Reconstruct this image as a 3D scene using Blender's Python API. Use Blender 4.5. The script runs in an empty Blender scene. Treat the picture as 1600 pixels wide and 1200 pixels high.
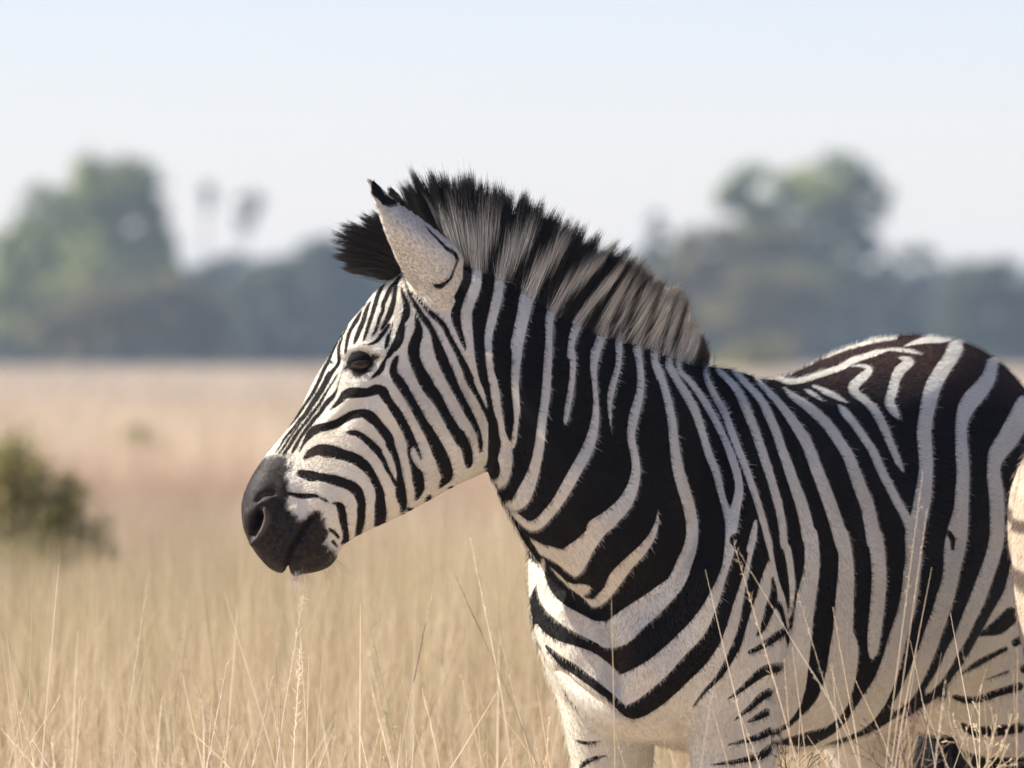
import bpy, math, random
import numpy as np
from mathutils import Vector
from mathutils.bvhtree import BVHTree

rng = np.random.default_rng(7)
random.seed(7)
S = bpy.context.scene
COL = S.collection

# ---------------------------------------------------------------- camera, sky, sun, exposure
K = 7.5e-5                      # metres per photo pixel per metre of depth (300 mm lens, 36 mm frame, 1600 px)
CAMH, HOR = 1.30, 555.0
cam_d = bpy.data.cameras.new('camera')
cam = bpy.data.objects.new('camera', cam_d)
COL.objects.link(cam)
cam.location = (0, 0, CAMH)
cam.rotation_euler = (math.pi / 2, 0, 0)
cam_d.lens, cam_d.sensor_width = 300.0, 36.0
cam_d.shift_y = -(600.0 - HOR) / 1600.0
cam_d.clip_start, cam_d.clip_end = 0.5, 9000.0
cam_d.dof.use_dof = True
cam_d.dof.focus_distance = 13.9
cam_d.dof.aperture_fstop = 6.3
S.camera = cam

SUN_EL = math.radians(38)
SUN_AZ = math.radians(-82)      # measured from +Y (view direction) towards +X: negative = left of the view
W = bpy.data.worlds.new('World')
S.world = W
W.use_nodes = True
nt = W.node_tree
bg = nt.nodes['Background']
sky = nt.nodes.new('ShaderNodeTexSky')
sky.sky_type = 'NISHITA'
sky.sun_disc = False
sky.sun_elevation = SUN_EL
sky.sun_rotation = SUN_AZ
sky.altitude = 900
sky.air_density = 1.0
sky.dust_density = 0.5
sky.ozone_density = 2.5
wb = nt.nodes.new('ShaderNodeMixRGB')          # cool white balance of the hazy sky
wb.blend_type = 'MULTIPLY'
wb.inputs['Fac'].default_value = 1.0
wb.inputs['Color2'].default_value = (1.07, 0.945, 1.08, 1)
nt.links.new(sky.outputs[0], wb.inputs['Color1'])
nt.links.new(wb.outputs[0], bg.inputs[0])
bg.inputs[1].default_value = 0.065

sun_d = bpy.data.lights.new('sun', 'SUN')
sun = bpy.data.objects.new('sun', sun_d)
COL.objects.link(sun)
sun_d.energy = 4.9
sun_d.angle = math.radians(0.53)
sun_d.color = (1.0, 0.93, 0.82)
to_sun = Vector((math.sin(SUN_AZ) * math.cos(SUN_EL), math.cos(SUN_AZ) * math.cos(SUN_EL), math.sin(SUN_EL)))
sun.rotation_euler = to_sun.to_track_quat('Z', 'Y').to_euler()
sun.location = to_sun * 40

S.view_settings.view_transform = 'Standard'
S.view_settings.look = 'None'
S.view_settings.exposure = 1.25
S.view_settings.gamma = 1.0
S.cycles.max_bounces = 6
S.cycles.diffuse_bounces = 3
S.cycles.transparent_max_bounces = 8
S.cycles.use_denoising = True
S.cycles.denoiser = 'OPENIMAGEDENOISE'
S.cycles.sample_clamp_indirect = 4.0

# ---------------------------------------------------------------- helpers
def P(px, py, Y):
    return np.array([(px - 800.0) * K * Y, Y, CAMH + (HOR - py) * K * Y])

def PX(v):
    v = np.asarray(v)
    return 800.0 + v[..., 0] / (K * v[..., 1]), HOR - (v[..., 2] - CAMH) / (K * v[..., 1])

def tag(o, label=None, cat=None, group=None, kind=None):
    if label: o['label'] = label
    if cat: o['category'] = cat
    if group: o['group'] = group
    if kind: o['kind'] = kind
    return o

def new_mesh(name, verts, faces, mat=None, parent=None, smooth=True):
    me = bpy.data.meshes.new(name)
    verts = np.asarray(verts, dtype=np.float32)
    if isinstance(faces, np.ndarray):
        nf, k = faces.shape
        me.vertices.add(len(verts)); me.vertices.foreach_set('co', verts.ravel())
        me.loops.add(nf * k); me.loops.foreach_set('vertex_index', faces.astype(np.int32).ravel())
        me.polygons.add(nf)
        me.polygons.foreach_set('loop_start', np.arange(0, nf * k, k, dtype=np.int32))
        me.update(calc_edges=True); me.validate()
    else:
        me.from_pydata(verts.tolist(), [], faces)
        me.update()
    if smooth:
        me.polygons.foreach_set('use_smooth', np.ones(len(me.polygons), dtype=bool))
    o = bpy.data.objects.new(name, me)
    COL.objects.link(o)
    if mat: me.materials.append(mat)
    if parent: o.parent = parent
    return o

def empty(name, loc=(0, 0, 0)):
    o = bpy.data.objects.new(name, None)
    o.location = loc
    o.empty_display_size = 0.2
    COL.objects.link(o)
    return o

def keep_parent(o, p):
    o.parent = p
    o.matrix_parent_inverse = p.matrix_basis.inverted() if False else p.matrix_world.inverted()

def set_attr(me, name, typ, dom, data):
    a = me.attributes.new(name, typ, dom)
    key = 'color' if 'COLOR' in typ else ('vector' if 'VECTOR' in typ else 'value')
    a.data.foreach_set(key, np.asarray(data, dtype=np.float32).ravel())

def hair(name, pts, rad, col=None, mat=None, parent=None, col_points=False):
    """pts (n,k,3) strands, rad (n,k) or (k,), col (n,3) or (n,k,3)"""
    n, k = pts.shape[:2]
    hc = bpy.data.hair_curves.new(name)
    hc.add_curves([k] * n)
    hc.points.foreach_set('position', np.ascontiguousarray(pts, dtype=np.float32).ravel())
    r = np.broadcast_to(np.asarray(rad, dtype=np.float32), (n, k))
    hc.points.foreach_set('radius', np.ascontiguousarray(r).ravel())
    if col is not None:
        col = np.asarray(col, dtype=np.float32)
        dom = 'POINT' if col.ndim == 3 else 'CURVE'
        c4 = np.concatenate([col, np.ones(col.shape[:-1] + (1,), np.float32)], -1)
        a = hc.attributes.new('col', 'FLOAT_COLOR', dom)
        a.data.foreach_set('color', c4.ravel())
    o = bpy.data.objects.new(name, hc)
    COL.objects.link(o)
    if mat: hc.materials.append(mat)
    if parent: o.parent = parent
    return o

def catmull(p, sub):
    p = np.asarray(p, dtype=float)
    out = []
    n = len(p)
    for i in range(n - 1):
        p0 = p[max(i - 1, 0)]; p1 = p[i]; p2 = p[i + 1]; p3 = p[min(i + 2, n - 1)]
        for t in np.arange(sub) / sub:
            out.append(0.5 * (2 * p1 + (p2 - p0) * t + (2 * p0 - 5 * p1 + 4 * p2 - p3) * t * t + (3 * p1 - p0 - 3 * p2 + p3) * t ** 3))
    out.append(p[-1])
    return np.array(out)

def interp_rows(x, xs, rows):
    xs = np.asarray(xs, float); rows = np.asarray(rows, float)
    return np.stack([np.interp(x, xs, rows[:, j]) for j in range(rows.shape[1])], -1)

# ---------------------------------------------------------------- materials
def mat_new(name):
    m = bpy.data.materials.new(name)
    m.use_nodes = True
    return m, m.node_tree, m.node_tree.nodes['Principled BSDF']

def nd(t, typ, **kw):
    n = t.nodes.new(typ)
    for k, v in kw.items():
        setattr(n, k, v)
    return n

def mat_hair(name, rough=0.55, spec=0.3, trans=0.0):
    m, t, b = mat_new(name)
    a = nd(t, 'ShaderNodeAttribute', attribute_name='col')
    t.links.new(a.outputs['Color'], b.inputs['Base Color'])
    b.inputs['Roughness'].default_value = rough
    b.inputs['Specular IOR Level'].default_value = spec
    if trans > 0:
        tr = nd(t, 'ShaderNodeBsdfTranslucent')
        t.links.new(a.outputs['Color'], tr.inputs['Color'])
        mx = nd(t, 'ShaderNodeMixShader')
        mx.inputs[0].default_value = trans
        t.links.new(b.outputs[0], mx.inputs[1]); t.links.new(tr.outputs[0], mx.inputs[2])
        t.links.new(mx.outputs[0], t.nodes['Material Output'].inputs['Surface'])
    return m

WHITE = np.array([0.665, 0.635, 0.55])
BLACK = np.array([0.0062, 0.0056, 0.0060])

def mat_coat():
    m, t, b = mat_new('zebra_coat')
    L = t.links
    tc = nd(t, 'ShaderNodeTexCoord')
    f = nd(t, 'ShaderNodeAttribute', attribute_name='stripe')
    sk = nd(t, 'ShaderNodeAttribute', attribute_name='skin')
    n1 = nd(t, 'ShaderNodeTexNoise'); n1.inputs['Scale'].default_value = 420; n1.inputs['Detail'].default_value = 3
    n2 = nd(t, 'ShaderNodeTexNoise'); n2.inputs['Scale'].default_value = 9; n2.inputs['Detail'].default_value = 5
    n3 = nd(t, 'ShaderNodeTexNoise'); n3.inputs['Scale'].default_value = 160; n3.inputs['Detail'].default_value = 6
    for n in (n1, n2, n3):
        L.new(tc.outputs['Object'], n.inputs['Vector'])
    ad = nd(t, 'ShaderNodeMath', operation='MULTIPLY_ADD')
    L.new(n1.outputs['Fac'], ad.inputs[0]); ad.inputs[1].default_value = 3.4
    L.new(f.outputs['Fac'], ad.inputs[2])
    mr = nd(t, 'ShaderNodeMapRange'); mr.inputs['From Min'].default_value = 1.7 - 0.9; mr.inputs['From Max'].default_value = 1.7 + 0.9
    L.new(ad.outputs[0], mr.inputs['Value'])
    wr = nd(t, 'ShaderNodeValToRGB')
    e = wr.color_ramp.elements
    e[0].position = 0.25; e[0].color = (0.56, 0.505, 0.41, 1)
    e[1].position = 0.7; e[1].color = (0.70, 0.68, 0.60, 1)
    L.new(n2.outputs['Fac'], wr.inputs[0])
    # dirt flecks in the white coat
    fl = nd(t, 'ShaderNodeMapRange'); fl.inputs['From Min'].default_value = 0.62; fl.inputs['From Max'].default_value = 0.74
    fl.inputs['To Max'].default_value = 0.25
    L.new(n3.outputs['Fac'], fl.inputs['Value'])
    wm = nd(t, 'ShaderNodeMixRGB'); wm.inputs['Color2'].default_value = (0.30, 0.24, 0.19, 1)
    L.new(fl.outputs[0], wm.inputs['Fac']); L.new(wr.outputs[0], wm.inputs['Color1'])
    br = nd(t, 'ShaderNodeValToRGB')
    e = br.color_ramp.elements
    e[0].position = 0.3; e[0].color = (0.0055, 0.005, 0.0055, 1)
    e[1].position = 0.75; e[1].color = (0.011, 0.0085, 0.008, 1)
    L.new(n2.outputs['Fac'], br.inputs[0])
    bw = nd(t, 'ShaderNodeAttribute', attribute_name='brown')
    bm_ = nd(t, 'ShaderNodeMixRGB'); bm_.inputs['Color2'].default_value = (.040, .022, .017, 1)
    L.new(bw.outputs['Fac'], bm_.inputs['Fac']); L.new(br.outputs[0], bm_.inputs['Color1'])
    mx = nd(t, 'ShaderNodeMixRGB')
    L.new(mr.outputs[0], mx.inputs['Fac']); L.new(bm_.outputs[0], mx.inputs['Color1']); L.new(wm.outputs[0], mx.inputs['Color2'])
    sr = nd(t, 'ShaderNodeValToRGB')
    e = sr.color_ramp.elements
    e[0].position = 0.3; e[0].color = (0.004, 0.0035, 0.0035, 1)
    e[1].position = 0.75; e[1].color = (0.036, 0.027, 0.023, 1)
    L.new(n3.outputs['Fac'], sr.inputs[0])
    m2 = nd(t, 'ShaderNodeMixRGB')
    L.new(sk.outputs['Fac'], m2.inputs['Fac']); L.new(mx.outputs[0], m2.inputs['Color1']); L.new(sr.outputs[0], m2.inputs['Color2'])
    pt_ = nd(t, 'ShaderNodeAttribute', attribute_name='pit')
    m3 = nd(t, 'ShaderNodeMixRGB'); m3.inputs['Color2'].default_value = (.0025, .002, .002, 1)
    rm_ = nd(t, 'ShaderNodeAttribute', attribute_name='rim_lit')
    m4 = nd(t, 'ShaderNodeMixRGB'); m4.inputs['Color2'].default_value = (.105, .085, .073, 1)
    L.new(rm_.outputs['Fac'], m4.inputs['Fac']); L.new(m2.outputs[0], m4.inputs['Color1'])
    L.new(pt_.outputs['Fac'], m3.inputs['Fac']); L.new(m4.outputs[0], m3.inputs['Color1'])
    L.new(m3.outputs[0], b.inputs['Base Color'])
    ro = nd(t, 'ShaderNodeMapRange'); ro.inputs['To Min'].default_value = 0.85; ro.inputs['To Max'].default_value = 0.62
    L.new(sk.outputs['Fac'], ro.inputs['Value']); L.new(ro.outputs[0], b.inputs['Roughness'])
    b.inputs['Specular IOR Level'].default_value = 0.18
    bp = nd(t, 'ShaderNodeBump'); bp.inputs['Strength'].default_value = 0.22; bp.inputs['Distance'].default_value = 0.002
    L.new(n3.outputs['Fac'], bp.inputs['Height']); L.new(bp.outputs[0], b.inputs['Normal'])
    return m

M_COAT = mat_coat()
M_FUR = mat_hair('zebra_fur', 0.65, 0.12)
M_MANE = mat_hair('zebra_mane', 0.5, 0.3)

def mat_plain(name, col, rough=0.6, spec=0.4, coat=0.0):
    m, t, b = mat_new(name)
    tc = nd(t, 'ShaderNodeTexCoord'); n = nd(t, 'ShaderNodeTexNoise'); n.inputs['Scale'].default_value = 90
    t.links.new(tc.outputs['Object'], n.inputs['Vector'])
    r = nd(t, 'ShaderNodeValToRGB')
    r.color_ramp.elements[0].position = 0.3; r.color_ramp.elements[1].position = 0.7
    r.color_ramp.elements[0].color = tuple(c * 0.7 for c in col) + (1,)
    r.color_ramp.elements[1].color = tuple(min(1, c * 1.25) for c in col) + (1,)
    t.links.new(n.outputs['Fac'], r.inputs[0]); t.links.new(r.outputs[0], b.inputs['Base Color'])
    b.inputs['Roughness'].default_value = rough
    b.inputs['Specular IOR Level'].default_value = spec
    b.inputs['Coat Weight'].default_value = coat
    b.inputs['Coat Roughness'].default_value = 0.03
    return m

# ---------------------------------------------------------------- the coat pattern, traced stripe by stripe
TILE = dict(T1=(360,250,3.2), T2=(360,550,3.2), T3=(700,250,3.2), T4=(700,550,3.2), T5=(1100,500,3.2), T6=(1100,825,3.2),
            T7=(750,825,3.2), T8=(500,420,8), T9=(500,510,10), T10=(360,700,8), T11=(360,770,8), T12=(400,570,8), T13=(560,270,8),
            T14=(600,380,8), T16=(1480,680,2.3083), A=(640,480,10), B=(560,580,10), C=(660,580,10), D=(560,690,10), E=(680,680,10),
            F=(440,690,10), G=(800,820,8), H=(1160,900,10), P=(0,0,1))

def parse(spec, n):
    """'T4 1,2,3 4,5,6 A 7,8,9' -> photo-pixel rows (x, y[, width])"""
    ox, oy, s = TILE['P']
    out = []
    for tok in spec.split():
        if tok in TILE:
            ox, oy, s = TILE[tok]
        else:
            v = [float(q) for q in tok.split(',')]
            out.append([ox + v[0] / s, oy + v[1] / s] + ([v[2] / s] if n == 3 else []))
    return np.array(out)

GX0, GY0, GX1, GY1 = 330, 240, 1680, 1320
GW, GH = GX1 - GX0, GY1 - GY0
CL = 12.0

def sd_stroke(rows, F, sign):
    p = catmull(rows, 4)
    a, b = p[:-1], p[1:]
    for q0, q1 in zip(a, b):
        m = max(q0[2], q1[2]) / 2 + CL + 1
        x0 = int(max(min(q0[0], q1[0]) - m - GX0, 0)); x1 = int(min(max(q0[0], q1[0]) + m - GX0 + 1, GW))
        y0 = int(max(min(q0[1], q1[1]) - m - GY0, 0)); y1 = int(min(max(q0[1], q1[1]) + m - GY0 + 1, GH))
        if x1 <= x0 or y1 <= y0: continue
        X, Y = np.meshgrid(np.arange(x0, x1) + GX0 + 0.5, np.arange(y0, y1) + GY0 + 0.5)
        d = q1[:2] - q0[:2]
        l2 = max(float(d @ d), 1e-6)
        t = np.clip(((X - q0[0]) * d[0] + (Y - q0[1]) * d[1]) / l2, 0, 1)
        sd = np.hypot(X - q0[0] - t * d[0], Y - q0[1] - t * d[1]) - (q0[2] + t * (q1[2] - q0[2])) / 2
        V = F[y0:y1, x0:x1]
        if sign > 0: np.maximum(V, -sd, out=V)
        else: np.minimum(V, sd, out=V)

def sd_poly(rows, F, sign):
    n = len(rows)
    x0 = int(max(rows[:, 0].min() - CL - 1 - GX0, 0)); x1 = int(min(rows[:, 0].max() + CL + 1 - GX0, GW))
    y0 = int(max(rows[:, 1].min() - CL - 1 - GY0, 0)); y1 = int(min(rows[:, 1].max() + CL + 1 - GY0, GH))
    X, Y = np.meshgrid(np.arange(x0, x1) + GX0 + 0.5, np.arange(y0, y1) + GY0 + 0.5)
    ins = np.zeros(X.shape, bool); dist = np.full(X.shape, 1e9)
    for i in range(n):
        ax, ay = rows[i][:2]; bx, by = rows[(i + 1) % n][:2]
        c = ((ay > Y) != (by > Y)) & (X < (bx - ax) * (Y - ay) / (by - ay + 1e-12) + ax)
        ins ^= c
        dx, dy = bx - ax, by - ay
        t = np.clip(((X - ax) * dx + (Y - ay) * dy) / max(dx * dx + dy * dy, 1e-6), 0, 1)
        dist = np.minimum(dist, np.hypot(X - ax - t * dx, Y - ay - t * dy))
    sd = np.where(ins, -dist, dist)
    V = F[y0:y1, x0:x1]
    if sign > 0: np.maximum(V, -sd, out=V)
    else: np.minimum(V, sd, out=V)

def smooth_poly(rows, k=4):
    r = np.vstack([rows[-1:], rows, rows[:2]])
    p = catmull(r, k)
    return p[k:-k - 1] if len(p) > 2 * k + 2 else p

def paint(layer, base):
    F = np.full((GH, GW), base * CL)
    for line in layer.strip().splitlines():
        line = line.strip()
        if not line or line[0] == '#': continue
        op, rest = line.split(None, 1)
        sign = 1 if op[0] == 'w' else -1
        if op[1] == 's': sd_stroke(parse(rest, 3), F, sign)
        elif op[1] == 'p': sd_poly(parse(rest, 2), F, sign)
        elif op[1] == 'P': sd_poly(smooth_poly(parse(rest, 2)), F, sign)
    return np.clip(F, -CL, CL)

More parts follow.
